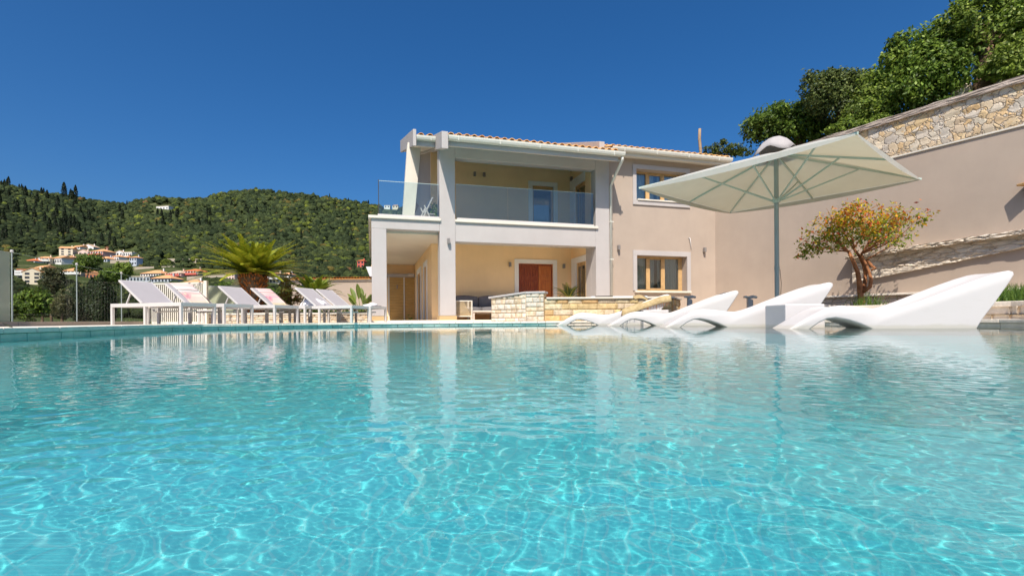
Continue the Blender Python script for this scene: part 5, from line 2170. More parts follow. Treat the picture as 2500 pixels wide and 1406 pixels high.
# --- trees on the slope above the wall
def leafy_tree(name, base, blobs, nl, size, cols, wts, bark, lab, group=None, trunk_to=None, tr=0.14, cat='tree', limbs=5, seed=1, mat=None):
    base = Vector(base)
    root = empty(name, base, 0, lab, cat, group)
    rg = random.Random(seed)
    mb = MB()
    bl = [(b[0] - base.x, b[1] - base.y, b[2] - base.z, b[3], b[4], b[5]) for b in blobs]
    ctr = Vector((sum(b[0] for b in bl), sum(b[1] for b in bl), sum(b[2] for b in bl))) / len(bl)
    fork = ctr * 0.5
    fork.z = min(ctr.z * 0.62, ctr.z - 0.2)
    limb(mb, (0, 0, -0.2), fork, tr, tr * 0.7, 0.06, 5, 9, rg)
    for b in bl:
        e = Vector(b[:3])
        pts = limb(mb, fork, e, tr * 0.5, tr * 0.12, 0.12, 5, 6, rg)
        for q in range(limbs):
            d = Vector((rg.gauss(0, 1), rg.gauss(0, 1), rg.gauss(0, 0.8))).normalized()
            limb(mb, pts[rg.randint(3, 5)], e + Vector((d.x * b[3], d.y * b[4], d.z * b[5])) * 0.85, tr * 0.12, tr * 0.03, 0.1, 3, 4, rg)
    mb.build('trunk', bark, root, smooth=True)
    for b in list(bl):                               # smaller sprays break up each rounded mass
        for q in range(4):
            d = Vector((rg.gauss(0, 1), rg.gauss(0, 1), rg.gauss(0, 0.8) + 0.3)).normalized()
            r_ = rg.uniform(0.28, 0.48)
            bl.append((b[0] + d.x * b[3] * 0.95, b[1] + d.y * b[4] * 0.95, b[2] + d.z * b[5] * 0.95, b[3] * r_, b[4] * r_, b[5] * r_))
    pts, nr, kk = crown_points(bl, int(nl * 1.5) // 7 * 7, 0.6)
    c = pal(len(pts), cols, wts)
    tone = LR.uniform(0.75, 1.25, len(bl))[kk][:, None]
    leaves('crown', mat or LEAF, root, pts, nr, LR.uniform(size * 0.55, size * 1.1, len(pts)), c * tone, 0.5)
    return root


def blobs_px(lst, Y, depth):
    out = []
    rg = random.Random(int(lst[0][0]))
    for (x, y, rx, ry) in lst:
        yy = Y + rg.uniform(-0.3, 0.3) * depth
        p = at(x, y, yy)
        out.append((p.x, p.y, p.z, rx * yy / F, (rx + ry) / 2 * yy / F * 1.0, ry * yy / F))
    return out


GD = [(0.055, 0.095, 0.014), (0.10, 0.17, 0.024), (0.165, 0.25, 0.034), (0.23, 0.31, 0.05)]
GP = [(0.09, 0.145, 0.02), (0.18, 0.26, 0.035), (0.27, 0.36, 0.055), (0.34, 0.41, 0.085)]
GT = 'trees crowded on the slope above the stone topped wall'


def slope_z(px, Y):
    return at(px, 0, Y)


def up_tree(lst, Y, nl, size, cols, wts, lab, basepx, basey, seed, tr=0.16):
    bl = blobs_px(lst, Y, 1.2)
    b = at(basepx, basey, Y)
    return leafy_tree('slope_tree', b, bl, nl, size, cols, wts, BARK, lab, GT, tr=tr, seed=seed)


up_tree([(1850, 315, 36, 34), (1880, 300, 42, 38), (1920, 300, 48, 42), (1960, 305, 50, 42), (2000, 315, 44, 36), (1985, 280, 30, 25)], 17.5, 9800, 0.075, GD, [0.2, 0.4, 0.3, 0.1],
        'dark rounded tree at the low left end of the slope, behind the parasol vent', 1960, 372, 11)
up_tree([(1990, 215, 34, 34), (2020, 225, 44, 40), (2050, 205, 38, 34), (2075, 235, 42, 40), (2040, 265, 42, 34), (2095, 205, 30, 30), (2000, 250, 32, 26)], 16.5, 9000, 0.065, [(0.07, 0.10, 0.025), (0.13, 0.17, 0.045), (0.20, 0.235, 0.065), (0.05, 0.075, 0.02)], [0.25, 0.35, 0.2, 0.2],
        'grey green tree with bare twigs, second from the left on the slope', 2062, 318, 12)
up_tree([(2120, 230, 44, 44), (2160, 205, 50, 44), (2190, 250, 54, 46), (2140, 275, 46, 38), (2205, 165, 44, 44), (2095, 275, 34, 30)], 15.3, 10500, 0.07, GP, [0.25, 0.4, 0.25, 0.1],
        'pale yellow green tree in the middle of the slope', 2140, 330, 13)
up_tree([(2240, 120, 50, 48), (2270, 165, 58, 52), (2230, 200, 50, 44), (2300, 110, 52, 46), (2310, 190, 50, 46), (2270, 235, 48, 34)], 14.6, 11200, 0.07, GD, [0.1, 0.35, 0.4, 0.15],
        'broad deep green tree right of the middle of the slope', 2290, 275, 14)
up_tree([(2360, 80, 56, 54), (2410, 45, 60, 54), (2470, 30, 60, 50), (2440, 95, 56, 48), (2500, 80, 60, 54), (2360, 125, 46, 36), (2540, 20, 70, 60), (2400, -20, 60, 40), (2330, 50, 34, 34)], 14.2, 13300, 0.07, GP, [0.3, 0.45, 0.2, 0.05],
        'tallest tree on the slope with a thick brown trunk, at the top right corner', 2388, 222, 15, 0.27)
up_tree([(2455, 150, 44, 34), (2490, 130, 44, 36), (2430, 175, 32, 20), (2500, 165, 46, 24), (2545, 140, 50, 40)], 13.4, 7000, 0.06, GP, [0.1, 0.3, 0.4, 0.2],
        'bushy light green shrub at the right edge just above the wall coping', 2480, 200, 16, 0.08)
up_tree([(2330, 262, 34, 22), (2290, 285, 30, 16), (2255, 295, 24, 14), (2215, 300, 26, 14)], 14.0, 3500, 0.055, GD, [0.3, 0.4, 0.2, 0.1],
        'low dark shrub growing along the foot of the slope trees behind the coping', 2290, 300, 17, 0.06)
up_tree([(2075, 305, 30, 16), (2110, 312, 34, 16), (2150, 305, 36, 18), (2190, 298, 32, 18), (2040, 318, 24, 12)], 14.8, 4200, 0.055, GP, [0.3, 0.4, 0.2, 0.1],
        'loose light green scrub spilling along the wall top left of the slope trees', 2120, 325, 19, 0.05)
up_tree([(1733, 368, 16, 12), (1762, 364, 20, 18), (1795, 366, 22, 14), (1815, 372, 20, 10)], 24.0, 2450, 0.06, [(0.10, 0.13, 0.02), (0.16, 0.19, 0.03), (0.06, 0.09, 0.02)], None,
        'small yellowish bush showing over the end of the right wing roof', 1765, 400, 18, 0.06)
pp = at(1709, 390, 23.0)
mb = MB()
mb.tube([(0, 0, -1.0), (0.03, 0, 0.4), (-0.02, 0, 1.0), (0.0, 0, 1.44)], [0.075, 0.07, 0.068, 0.06], 10)
po_ = mb.build('timber_post', pm('weathered_timber', (0.36, 0.25, 0.16), 0.9, 0.3, 8, 0.6, 25, 0.1, bd=0.01), smooth=True)
po_.location = pp
tag(po_, 'rough weathered timber post standing behind the right wing roof', 'post')
# a couple of pale rocks on the slope
for px, py, Y, s_, lab in ((2425, 160, 14.6, 0.42, 'pinkish rock between the trunk and the light green shrub on the slope'), (2345, 222, 14.2, 0.22, 'small pale rock left of the thick brown trunk')):
    bm = bmesh.new()
    bmesh.ops.create_icosphere(bm, subdivisions=3, radius=1)
    rg = random.Random(int(px))
    for v in bm.verts:
        q = 1 + 0.2 * math.sin(v.co.x * 5 + 1) * math.sin(v.co.y * 4 + rg.random()) + rg.uniform(-.04, .04)
        v.co = Vector((v.co.x * s_ * q, v.co.y * s_ * q, v.co.z * s_ * 1.25 * q))
    me = bpy.data.meshes.new('rock')
    bm.to_mesh(me)
    bm.free()
    me.materials.append(ROUGH)
    o = link(bpy.data.objects.new('rock', me))
    o.location = at(px, py, Y)
    tag(o, lab, 'rock')


# ================================================================== CYCADS, PALM, BIRD OF PARADISE
def frond(vlist, flist, clist, base, az, el, L, droop, nleaf, lw, ll, rib, c0, c1, rg):
    """one pinnate frond: curved rib with two rows of narrow leaflets"""
    pts = []
    p = Vector(base)
    e = el
    st = L / 14
    for i in range(15):
        pts.append(p.copy())
        d = Vector((math.cos(az) * math.cos(e), math.sin(az) * math.cos(e), math.sin(e)))
        p = p + d * st
        e -= droop / 14 * (0.5 + i / 10)
    up0 = Vector((0, 0, 1))

    def addq(q, c):
        b = len(vlist)
        vlist.extend([tuple(v) for v in q])
        flist.append((b, b + 1, b + 2, b + 3))
        clist.extend([c] * 4)
    for i in range(14):
        a, b = pts[i], pts[i + 1]
        t = (b - a).normalized()
        s = t.cross(up0)
        s = s.normalized() if s.length > 1e-4 else Vector((1, 0, 0))
        w_ = rib * (1 - i / 16)
        addq([a - s * w_, a + s * w_, b + s * w_, b - s * w_], rib_col)
    for i in range(nleaf):
        q = 0.12 + 0.88 * i / nleaf
        x = q * 13.99
        k = int(x)
        a = pts[k].lerp(pts[k + 1], x - k)
        t = (pts[k + 1] - pts[k]).normalized()
        s = t.cross(up0)
        s = s.normalized() if s.length > 1e-4 else Vector((1, 0, 0))
        nrm = s.cross(t).normalized()
        lf = ll * (0.35 + 0.65 * math.sin(min(1, q * 1.15 + 0.1) * math.pi) ** 0.6) * (1 if q < 0.85 else (1.15 - q) / 0.3)
        for sg in (-1, 1):
            d = (s * sg * 0.9 + t * 0.55 + nrm * 0.25).normalized()
            tip = a + d * lf + Vector((0, 0, -0.12 * lf))
            wv_ = t * lw
            g = rg.random()
            c = tuple(c0[m] * (1 - g) + c1[m] * g for m in range(3)) + (1,)
            addq([a - wv_, a + wv_, tip + wv_ * 0.25, tip - wv_ * 0.25], c)


rib_col = (0.55, 0.45, 0.06, 1)


def cycad(name, pos, trunk, nfr, L, lab, seed, el=(0.15, 1.35), cat='cycad', droop=(0.5, 1.0), ll=0.14, cols=((0.08, 0.13, 0.012), (0.28, 0.30, 0.03)), nleaf=46):
    root = empty(name, pos, 0, lab, cat)
    rg = random.Random(seed)
    h = trunk[-1][1] if trunk else 0.0
    if trunk:
        MB().lathe([(max(0.05, r * 0.86), z) for r, z in trunk], 20).build('trunk', BARK, root, smooth=True)
        # overlapping leaf bases
        mb = MB()
        for i in range(620):
            q = rg.random()
            z = q * h
            r = float(np.interp(z, [b for _, b in trunk], [a for a, _ in trunk]))
            g = rg.uniform(0, 6.283)
            M = Matrix.Translation((r * 0.88 * math.cos(g), r * 0.88 * math.sin(g), z)) @ Matrix.Rotation(g, 4, 'Z') @ Matrix.Rotation(-R(rg.uniform(15, 62)), 4, 'Y')
            ln, w_, t_ = rg.uniform(0.06, 0.13), rg.uniform(0.012, 0.022), rg.uniform(0.008, 0.014)
            mb.add([(0, -w_, -t_), (0, w_, -t_), (0, w_, t_), (0, -w_, t_), (ln, -w_ * 0.5, 0), (ln, w_ * 0.5, 0)],
                   [(0, 1, 5, 4), (2, 3, 4, 5), (1, 2, 5), (3, 0, 4), (0, 3, 2, 1)], M)
        mb.build('leaf_bases', pm('cycad_scales', (0.33, 0.115, 0.03), 0.8, 0.55, 14, 0.4, 60, 0.2), root)
    vl, fl, cl = [], [], []
    for i in range(nfr):
        az = i * 2.39996 + rg.uniform(-.15, .15)
        q = (i + 0.5) / nfr
        e = el[0] + (el[1] - el[0]) * q ** 0.9 + rg.uniform(-.08, .08)
        frond(vl, fl, cl, (0.05 * math.cos(az), 0.05 * math.sin(az), h - 0.02), az, e, L * rg.uniform(0.85, 1.08) * (1 - 0.22 * q ** 3), rg.uniform(*droop), nleaf, 0.015 if L > 0.8 else 0.008, ll, 0.014, cols[0], cols[1], rg)
    np_mesh('fronds', np.array(vl), np.array(fl), PALM, root, np.array(cl))
    return root


cb = at(607, 780, 14.9)
zt = at(607, 664, 14.9).z
cycad('big_cycad', (cb.x, cb.y + 0.3, 0.28), [(0.30, 0.0), (0.30, 0.5), (0.33, 0.8), (0.42, 1.05), (0.46, 1.2), (0.40, zt - 0.32)], 88, 1.82, 'big cycad with arching golden green fronds on a shaggy brown trunk', 3, (-0.08, 1.05), droop=(0.2, 0.6), ll=0.22, cols=((0.10, 0.16, 0.012), (0.44, 0.42, 0.03)), nleaf=78)
cb = at(768, 780, 15.6)
cycad('small_cycad', (cb.x, cb.y, 0.30), [(0.16, 0.0), (0.18, 0.45), (0.14, 0.62)], 44, 1.08, 'small cycad with stiff green fronds in front of the garden wall', 4, (0.1, 1.3), ll=0.15, cols=((0.09, 0.15, 0.015), (0.30, 0.34, 0.04)), nleaf=60)
cb = at(712, 780, 16.4)
leafy_tree('yellow_shrub', (cb.x, cb.y, 0.2), [(cb.x, cb.y, 1.05, 0.32, 0.3, 0.42), (cb.x - 0.15, cb.y, 1.5, 0.2, 0.2, 0.28), (cb.x + 0.1, cb.y, 0.7, 0.3, 0.3, 0.3)], 900, 0.05, [(0.30, 0.24, 0.03), (0.22, 0.20, 0.03), (0.28, 0.12, 0.05)], None, GREYBARK, 'straggly yellow and red tinged shrub left of the garden wall end', tr=0.04, cat='shrub')


def paddle_plant(name, pos, n_, L, lab, seed):
    root = empty(name, pos, 0, lab, 'plant')
    rg = random.Random(seed)
    vl, fl, cl = [], [], []
    st = MB()
    for i in range(n_):
        az = i * 2.4 + rg.uniform(-.3, .3)
        tilt = rg.uniform(0.12, 0.55)
        h = L * rg.uniform(0.6, 1.0)
        d = Vector((math.cos(az) * math.sin(tilt), math.sin(az) * math.sin(tilt), math.cos(tilt)))
        b = Vector((rg.uniform(-.06, .06), rg.uniform(-.06, .06), 0))
        e = b + d * h * 0.5
        st.tube([b, b.lerp(e, 0.5) + Vector((0, 0, 0.02)), e], [0.014, 0.011, 0.008], 5)
        s = d.cross(Vector((rg.gauss(0, 1), rg.gauss(0, 1), 0.2))).normalized()
        g = rg.random()
        c = (0.05 + 0.10 * g, 0.10 + 0.12 * g, 0.015, 1)
        m = 8
        for k in range(m + 1):
            q = k / m
            w_ = 0.075 * math.sin(math.pi * (q * 0.94 + 0.03)) ** 0.7
            cpos = e + d * h * 0.55 * q - Vector((0, 0, 0.10 * q * q))
            fo_ = s.cross(d) * w_ * 0.35
            vl += [tuple(cpos - s * w_ + fo_), tuple(cpos), tuple(cpos + s * w_ + fo_)]
            cl += [c, (0.20, 0.24, 0.06, 1), c]
        b0 = len(vl) - 3 * (m + 1)
        for k in range(m):
            fl += [(b0 + k * 3, b0 + k * 3 + 1, b0 + k * 3 + 4, b0 + k * 3 + 3), (b0 + k * 3 + 1, b0 + k * 3 + 2, b0 + k * 3 + 5, b0 + k * 3 + 4)]
    np_mesh('leaves', np.array(vl), np.array(fl), PALM, root, np.array(cl), True)
    st.build('stems', pm('plant_stem', (0.12, 0.16, 0.04), 0.6, 0.1, bump=0), root, smooth=True)
    return root


cb = at(884, 780, 15.2)
paddle_plant('bird_of_paradise', (cb.x, cb.y, 0.30), 15, 1.05, 'bird of paradise plant with broad paddle leaves beside the left column', 5)
# low planting along the planter
mb_pts = []
for i in range(46):
    q = LR.random()
    p = pw0.lerp(pw1, 0.55 + 0.43 * q)
    mb_pts.append((p.x - 0.1, p.y + 0.25 + LR.random() * 0.3, 0.42))
B_ = [(a, b, c, 0.13, 0.12, 0.10) for a, b, c in mb_pts]
pts, nr, kk = crown_points(B_, 2400, 0.3)
o = leaves('planter_greenery', LEAF, None, pts, nr, LR.uniform(0.02, 0.045, len(pts)), pal(len(pts), GD), 0.4)
tag(o, 'low mixed greenery filling the right half of the long planter', 'plants', kind='stuff')

# potted palm on the porch
p = hw(4.42, 1.15, 0.15)
pot = cycad('potted_palm', (p.x, p.y, 0.15), None, 22, 0.78, 'potted palm with feathery fronds between the front door and the glazed side door', 7, (0.2, 1.35), 'palm', (0.6, 1.3), 0.17, ((0.035, 0.07, 0.012), (0.10, 0.15, 0.03)), 30)
for ch in pot.children:
    ch.location.z = 0.78
MB().lathe([(0.13, 0.0), (0.19, 0.30), (0.205, 0.30), (0.205, 0.34), (0.18, 0.34), (0.17, 0.28)], 20).build('pot', DARK, pot, smooth=False)
MB().tube([(0, 0, 0.25), (0.02, 0, 0.5), (0, 0, 0.82)], [0.045, 0.035, 0.03], 8).build('stem', BARK, pot, smooth=True)
# shrub and folding chairs on the upper terrace
p = hw(0.02, 1.3, 3.0)
sh_ = leafy_tree('terrace_shrub', p, [(p.x, p.y, p.z + 0.42, 0.2, 0.2, 0.3), (p.x, p.y, p.z + 0.62, 0.15, 0.15, 0.2)], 900, 0.035, GD, None, GREYBARK, 'small clipped shrub in a pot on the upper terrace beside the main column', tr=0.03, cat='shrub')
MB().lathe([(0.12, -0.0), (0.16, 0.24), (0.14, 0.24)], 16).build('pot', TERRAC, sh_)
GF = 'white folding chairs leaning together on the upper left terrace'
for i, (s_, n_, a, lab) in enumerate(((-0.28, 1.3, 10, 'right one of the white folding chairs behind the terrace glass'), (-0.62, 2.2, -14, 'left one of the white folding chairs behind the terrace glass'))):
    p = hw(s_, n_, 2.99)
    root = empty('folding_chair', p, TH + R(a), lab, 'chair', GF)
    for y in (-0.22, 0.22):
        MB().bar((-0.26, y, 0), (0.20, y, 0.98), 0.03, 0.035, (0, 1, 0)).build('leg', WMETAL, root)
        MB().bar((0.26, y, 0), (-0.08, y, 0.70), 0.03, 0.035, (0, 1, 0)).build('leg', WMETAL, root)
    MB().add([(-0.02, -0.22, 0.5), (-0.02, 0.22, 0.5), (0.24, 0.22, 0.97), (0.24, -0.22, 0.97), (-0.02, -0.22, 0.52), (-0.02, 0.22, 0.52), (0.22, 0.22, 0.985), (0.22, -0.22, 0.985)], [(0, 1, 2, 3), (7, 6, 5, 4), (0, 3, 7, 4), (1, 5, 6, 2), (2, 6, 7, 3), (0, 4, 5, 1)]).build('backrest', SLING, root)
    MB().box(-0.02, 0.30, -0.2, 0.2, 0.43, 0.46).build('seat', SLING, root)

# ================================================================== BOLLARDS, GRASS, LAVENDER
GB = 'grey bollard lights in the planting along the wall'
for px, Y, lab in ((1683, 13.2, 'grey bollard light below the right end of the lower window'), (1830, 12.2, 'grey bollard light left of the parasol pole')):
    p = at(px, 780, Y)
    zt_b = at(px, 722, Y).z
    root = empty('bollard_light', (p.x, p.y, ZD), R(-12), lab, 'light', GB)
    h = zt_b - ZD
    MB().prism([(-0.055, 0), (0.075, 0), (0.06, h - 0.10), (-0.05, h - 0.06)], 'y', -0.075, 0.075).build('stem', GREYM, root, bevel=0.008)
    MB().prism([(-0.13, h - 0.045), (-0.055, h - 0.06), (0.03, h - 0.075), (0.12, h - 0.06), (0.16, h - 0.07), (0.165, h - 0.02), (0.06, h + 0.01), (-0.03, h - 0.015), (-0.12, h + 0.0)], 'y', -0.085, 0.085).build('head', GREYM, root, bevel=0.008)
    MB().box(0.062, 0.074, -0.05, 0.05, 0.12, h - 0.12).build('lens', DARK, root)

vl, cl = [], []
for (px, Y, n_, hgt, spread) in ((2095, 11.7, 34, 0.34, 0.13), (2120, 11.6, 60, 0.40, 0.22), (2140, 11.5, 30, 0.3, 0.2), (2452, 9.2, 900, 0.36, 0.62), (2490, 8.8, 500, 0.40, 0.5), (2010, 12.6, 6, 0.7, 0.6), (2170, 11.3, 5, 0.75, 0.5), (1700, 13.2, 8, 0.3, 0.3), (1790, 12.6, 12, 0.3, 0.7)):
    c = at(px, 780, Y)
    for i in range(n_):
        b = Vector((c.x + LR.normal(0, spread * 0.6), c.y + LR.normal(0, spread * 0.6), bedz))
        if px < 1900:
            b.z = ZD
        d = Vector((LR.normal(0, 0.28), LR.normal(0, 0.28), 1)).normalized()
        h = hgt * LR.uniform(0.5, 1.1)
        s = d.cross(Vector((LR.normal(), LR.normal(), 0.1))).normalized() * 0.006
        m = b + d * h * 0.55
        t = b + d * h + Vector((d.x, d.y, -0.1)) * h * 0.25
        g = LR.random()
        co = (0.07 + 0.13 * g, 0.15 + 0.16 * g, 0.03 + 0.02 * g, 1)
        vl += [tuple(b - s), tuple(b + s), tuple(m + s * 0.8), tuple(m - s * 0.8), tuple(m - s * 0.8), tuple(m + s * 0.8), tuple(t + s * 0.2), tuple(t - s * 0.2)]
        cl += [co] * 8
o = np_mesh('bed_grass', np.array(vl), np.arange(len(vl)).reshape(-1, 4), LEAF, None, np.array(cl))
tag(o, 'tufts of green grass and lavender growing in the planting bed by the wall', 'grass', kind='stuff')

# ================================================================== THE FAR HILLSIDE: village, woodland, cypresses
VW = {'white': (0.72, 0.70, 0.68), 'cream': (0.70, 0.60, 0.46), 'pink': (0.70, 0.52, 0.45), 'rose': (0.66, 0.40, 0.34), 'red': (0.55, 0.13, 0.10), 'grey': (0.38, 0.42, 0.46), 'blue': (0.48, 0.52, 0.58), 'brick': (0.42, 0.17, 0.10), 'beige': (0.58, 0.48, 0.36), 'stone': (0.40, 0.34, 0.27)}
VM = {}
for k_n, c in VW.items():
    VM[k_n] = pm('village_%s' % k_n, c, 0.85, 0.08, 1.2, 0.1, 20, 0.1)
VROOF = {'orange': pm('village_tile_orange', (0.60, 0.31, 0.15), 0.85, 0.18, 2.5, 0.3, 12, 0.1), 'red': pm('village_tile_red', (0.58, 0.16, 0.07), 0.85, 0.15, 2.5, 0.3, 12, 0.1), 'pale': pm('village_tile_pale', (0.58, 0.40, 0.28), 0.85, 0.15, 2.5, 0.3, 12, 0.1)}
VGLASS = pm('village_window', (0.03, 0.035, 0.045), 0.3, 0.1, bump=0, spec=0.5)
GV = 'village houses on the far hillside'

# px left, px right, py top (eaves), py base, wall, roof kind, roof colour, turn, rows, cols, balcony, label
VILL = [
    (146, 176, 606, 624, 'cream', 'gable', 'orange', 18, 3, 2, 0, 'tall cream village house with a rose side wall, top left of the cluster'),
    (169, 200, 603, 614, 'white', 'gable', 'orange', -15, 2, 3, 0, 'highest village house of the upper cluster, under a long orange roof'),
    (202, 228, 603, 615, 'white', 'front', 'pale', 5, 1, 2, 0, 'small white gabled house just above the pink village houses'),
    (191, 213, 615, 626, 'pink', 'front', 'pale', 8, 1, 2, 0, 'small pink gabled house with two dark windows in the upper cluster'),
    (214, 257, 614, 632, 'rose', 'hip', 'orange', -12, 2, 5, 1, 'long rose two storey house with balconies in the upper cluster'),
    (224, 266, 632, 641, 'blue', 'hip', 'orange', -10, 1, 5, 0, 'low blue walled house under an orange roof strip'),
    (283, 300, 616, 626, 'white', 'front', 'pale', 6, 1, 2, 0, 'white gabled house with two square windows at the right of the upper cluster'),
    (300, 324, 616, 627, 'white', 'flat', 'pale', -8, 1, 4, 0, 'flat white annex beside the white gabled house'),
    (264, 294, 627, 641, 'white', 'hip', 'orange', -14, 1, 4, 1, 'orange roofed white house with a long balcony'),
    (293, 314, 628, 640, 'brick', 'hip', 'orange', -10, 1, 3, 0, 'brick coloured house under an orange roof between two white ones'),
    (313, 336, 629, 657, 'blue', 'hip', 'orange', -12, 3, 3, 0, 'tall narrow blue house with an orange roof at the right end of the upper cluster'),
    (51, 89, 637, 645, 'white', 'hip', 'red', -10, 1, 3, 0, 'low bungalow with a red hipped roof, leftmost of the village'),
    (92, 121, 630, 646, 'cream', 'hip', 'orange', 10, 2, 3, 1, 'cream villa with arched ground floor openings'),
    (121, 157, 630, 646, 'white', 'gable', 'orange', -18, 1, 4, 0, 'white house with a bluish side wall and orange roof'),
    (153, 176, 628, 641, 'pink', 'hip', 'orange', -8, 1, 2, 1, 'pink house with a dark balcony above the big green tree'),
    (71, 114, 654, 667, 'beige', 'gable', 'orange', -20, 1, 3, 0, 'beige gabled house on the lower left'),
    (43, 70, 659, 679, 'white', 'flat', 'red', 12, 3, 2, 1, 'white balconied block at the far left'),
    (58, 98, 664, 692, 'cream', 'front', 'orange', 22, 3, 2, 0, 'tall narrow cream house low on the left'),
    (140, 202, 662, 678, 'beige', 'hip', 'orange', -6, 2, 6, 1, 'long verandah house under a broad orange roof'),
    (206, 256, 669, 682, 'brick', 'flat', 'orange', -5, 1, 5, 0, 'low brick red house half hidden by dark trees'),
    (340, 396, 668, 676, 'white', 'hip', 'orange', -5, 1, 8, 0, 'long low white house with an orange roof behind the first sun lounger'),
    (306, 368, 676, 688, 'grey', 'flat', 'pale', -4, 1, 7, 0, 'flat grey building with a glazed front behind the first sun lounger'),
    (366, 420, 680, 690, 'grey', 'hip', 'orange', -4, 1, 6, 0, 'low grey shed with an orange roof edge'),
    (406, 446, 667, 681, 'pink', 'hip', 'pale', -10, 2, 5, 1, 'pink house with white columned balconies'),
    (447, 487, 662, 680, 'stone', 'hip', 'red', -8, 2, 5, 1, 'stone house with a bright red roof and red balcony'),
    (446, 488, 690, 700, 'white', 'hip', 'orange', -5, 1, 5, 0, 'small white house with a yellow awning above the striped towel'),
    (548, 575, 668, 684, 'pink', 'gable', 'orange', -12, 2, 3, 0, 'pink and yellow house left of the cycad trunk'),
    (655, 684, 670, 692, 'cream', 'hip', 'orange', -8, 2, 3, 1, 'cream two storey house right of the cycad trunk'),
    (684, 712, 670, 690, 'white', 'hip', 'orange', -6, 2, 3, 1, 'white house with yellow eaves at the right end of the lower row'),
    (871, 890, 637, 654, 'red', 'hip', 'red', -10, 2, 2, 0, 'lone red house among the trees just left of the villa'),
    (378, 415, 504, 514, 'white', 'flat', 'pale', -10, 1, 4, 0, 'white villa alone near the top of the hill'),
    (938, 952, 502, 508, 'white', 'flat', 'pale', 0, 1, 2, 0, 'tiny white house on the ridge seen through the terrace glass'),
    (958, 972, 502, 508, 'cream', 'hip', 'orange', 0, 1, 2, 0, 'tiny orange roofed house on the ridge seen through the terrace glass'),
]
MASK = []


def village(i, x0, x1, y0, y1, wall, rk, rc, turn, rows, cols, bal, lab):
    d = hill_d((x0 + x1) / 2, y1 - 3)
    a, b = at(x0, y1, d), at(x1, y1, d)
    W_ = (b.x - a.x) / (math.cos(R(turn)) + 0.5 * abs(math.sin(R(turn))))
    top = at(x0, y0, d)
    H_ = top.z - a.z
    D_ = min(W_ * 0.8, 9.0)
    root = empty('village_house', ((a.x + b.x) / 2, d, a.z), R(turn), lab, 'house', GV)
    m = VM[wall]
    MB().box(-W_ / 2, W_ / 2, 0, D_, -4, H_).build('wall', m, root)
    ov = 0.35
    rm = VROOF[rc]
    rh = 0.0
    rb = MB()
    if rk == 'gable':
        rh = D_ * 0.24
        rb.prism([(-ov, H_ - 0.12), (D_ + ov, H_ - 0.12), (D_ / 2, H_ + rh)], 'x', -W_ / 2 - ov, W_ / 2 + ov)
    elif rk == 'front':
        rh = W_ * 0.26
        MB().prism([(-W_ / 2, H_), (W_ / 2, H_), (0, H_ + rh)], 'y', 0, D_).build('gable_wall', m, root)
        rb.prism([(-W_ / 2 - ov, H_ - 0.12), (0, H_ + rh), (W_ / 2 + ov, H_ - 0.12), (W_ / 2 + ov, H_ + 0.1), (0, H_ + rh + 0.22), (-W_ / 2 - ov, H_ + 0.1)], 'y', -0.15, D_ + ov)
    elif rk == 'hip':
        rh = min(W_, D_) * 0.24
        q = min(W_, D_) * 0.45
        rb.add([(-W_ / 2 - ov, -ov, H_), (W_ / 2 + ov, -ov, H_), (W_ / 2 + ov, D_ + ov, H_), (-W_ / 2 - ov, D_ + ov, H_), (-W_ / 2 + q, D_ / 2, H_ + rh), (W_ / 2 - q, D_ / 2, H_ + rh)],
               [(0, 1, 5, 4), (1, 2, 5), (2, 3, 4, 5), (3, 0, 4), (3, 2, 1, 0)])
    else:
        rb.box(-W_ / 2 - 0.15, W_ / 2 + 0.15, -0.15, D_ + 0.15, H_, H_ + 0.3)
        rm = rm if rc != 'pale' else VM['beige']
    rf = rb.build('roof', rm, root)
    MB().box(W_ * 0.22, W_ * 0.22 + 0.5, D_ * 0.55, D_ * 0.55 + 0.5, H_ + rh * 0.4, H_ + rh + 0.7).build('chimney', m, rf)
    fh = H_ / rows
    ww, wh = min(1.3, W_ / cols * 0.5), min(1.5, fh * 0.55)
    for r in range(rows):
        for c in range(cols):
            xc = -W_ / 2 + W_ * (c + 0.5) / cols
            zc = r * fh + fh * 0.52
            wo = MB().box(xc - ww / 2, xc + ww / 2, -0.04, 0.05, zc - wh / 2, zc + wh / 2).build('window', VGLASS, root)
    if bal:
        for r in range(1, rows) if rows > 1 else (0,):
            z = r * fh
            rail = 'red' if wall in ('stone', 'rose', 'pink') else 'white'
            MB().box(-W_ / 2 - 0.1, W_ / 2 + 0.1, -1.2, -0.05, z - 0.18, z).build('balcony', VM[rail], root)
            MB().box(-W_ / 2 - 0.1, W_ / 2 + 0.1, -1.25, -1.2, z, z + 0.75).build('balcony_rail', VM[rail], root)
            for c in range(cols + 1):
                xx = -W_ / 2 + W_ * c / cols
                MB().box(xx - 0.13, xx + 0.13, -1.19, -1.0, z + 0.002, min(H_ - 0.13, z + fh - 0.19)).build('balcony_pillar', VM['white'], root)
    MASK.append((x0 - 7, x1 + 7, y0 - 8, y1 + 14))


for i, row in enumerate(VILL):
    village(i, *row)
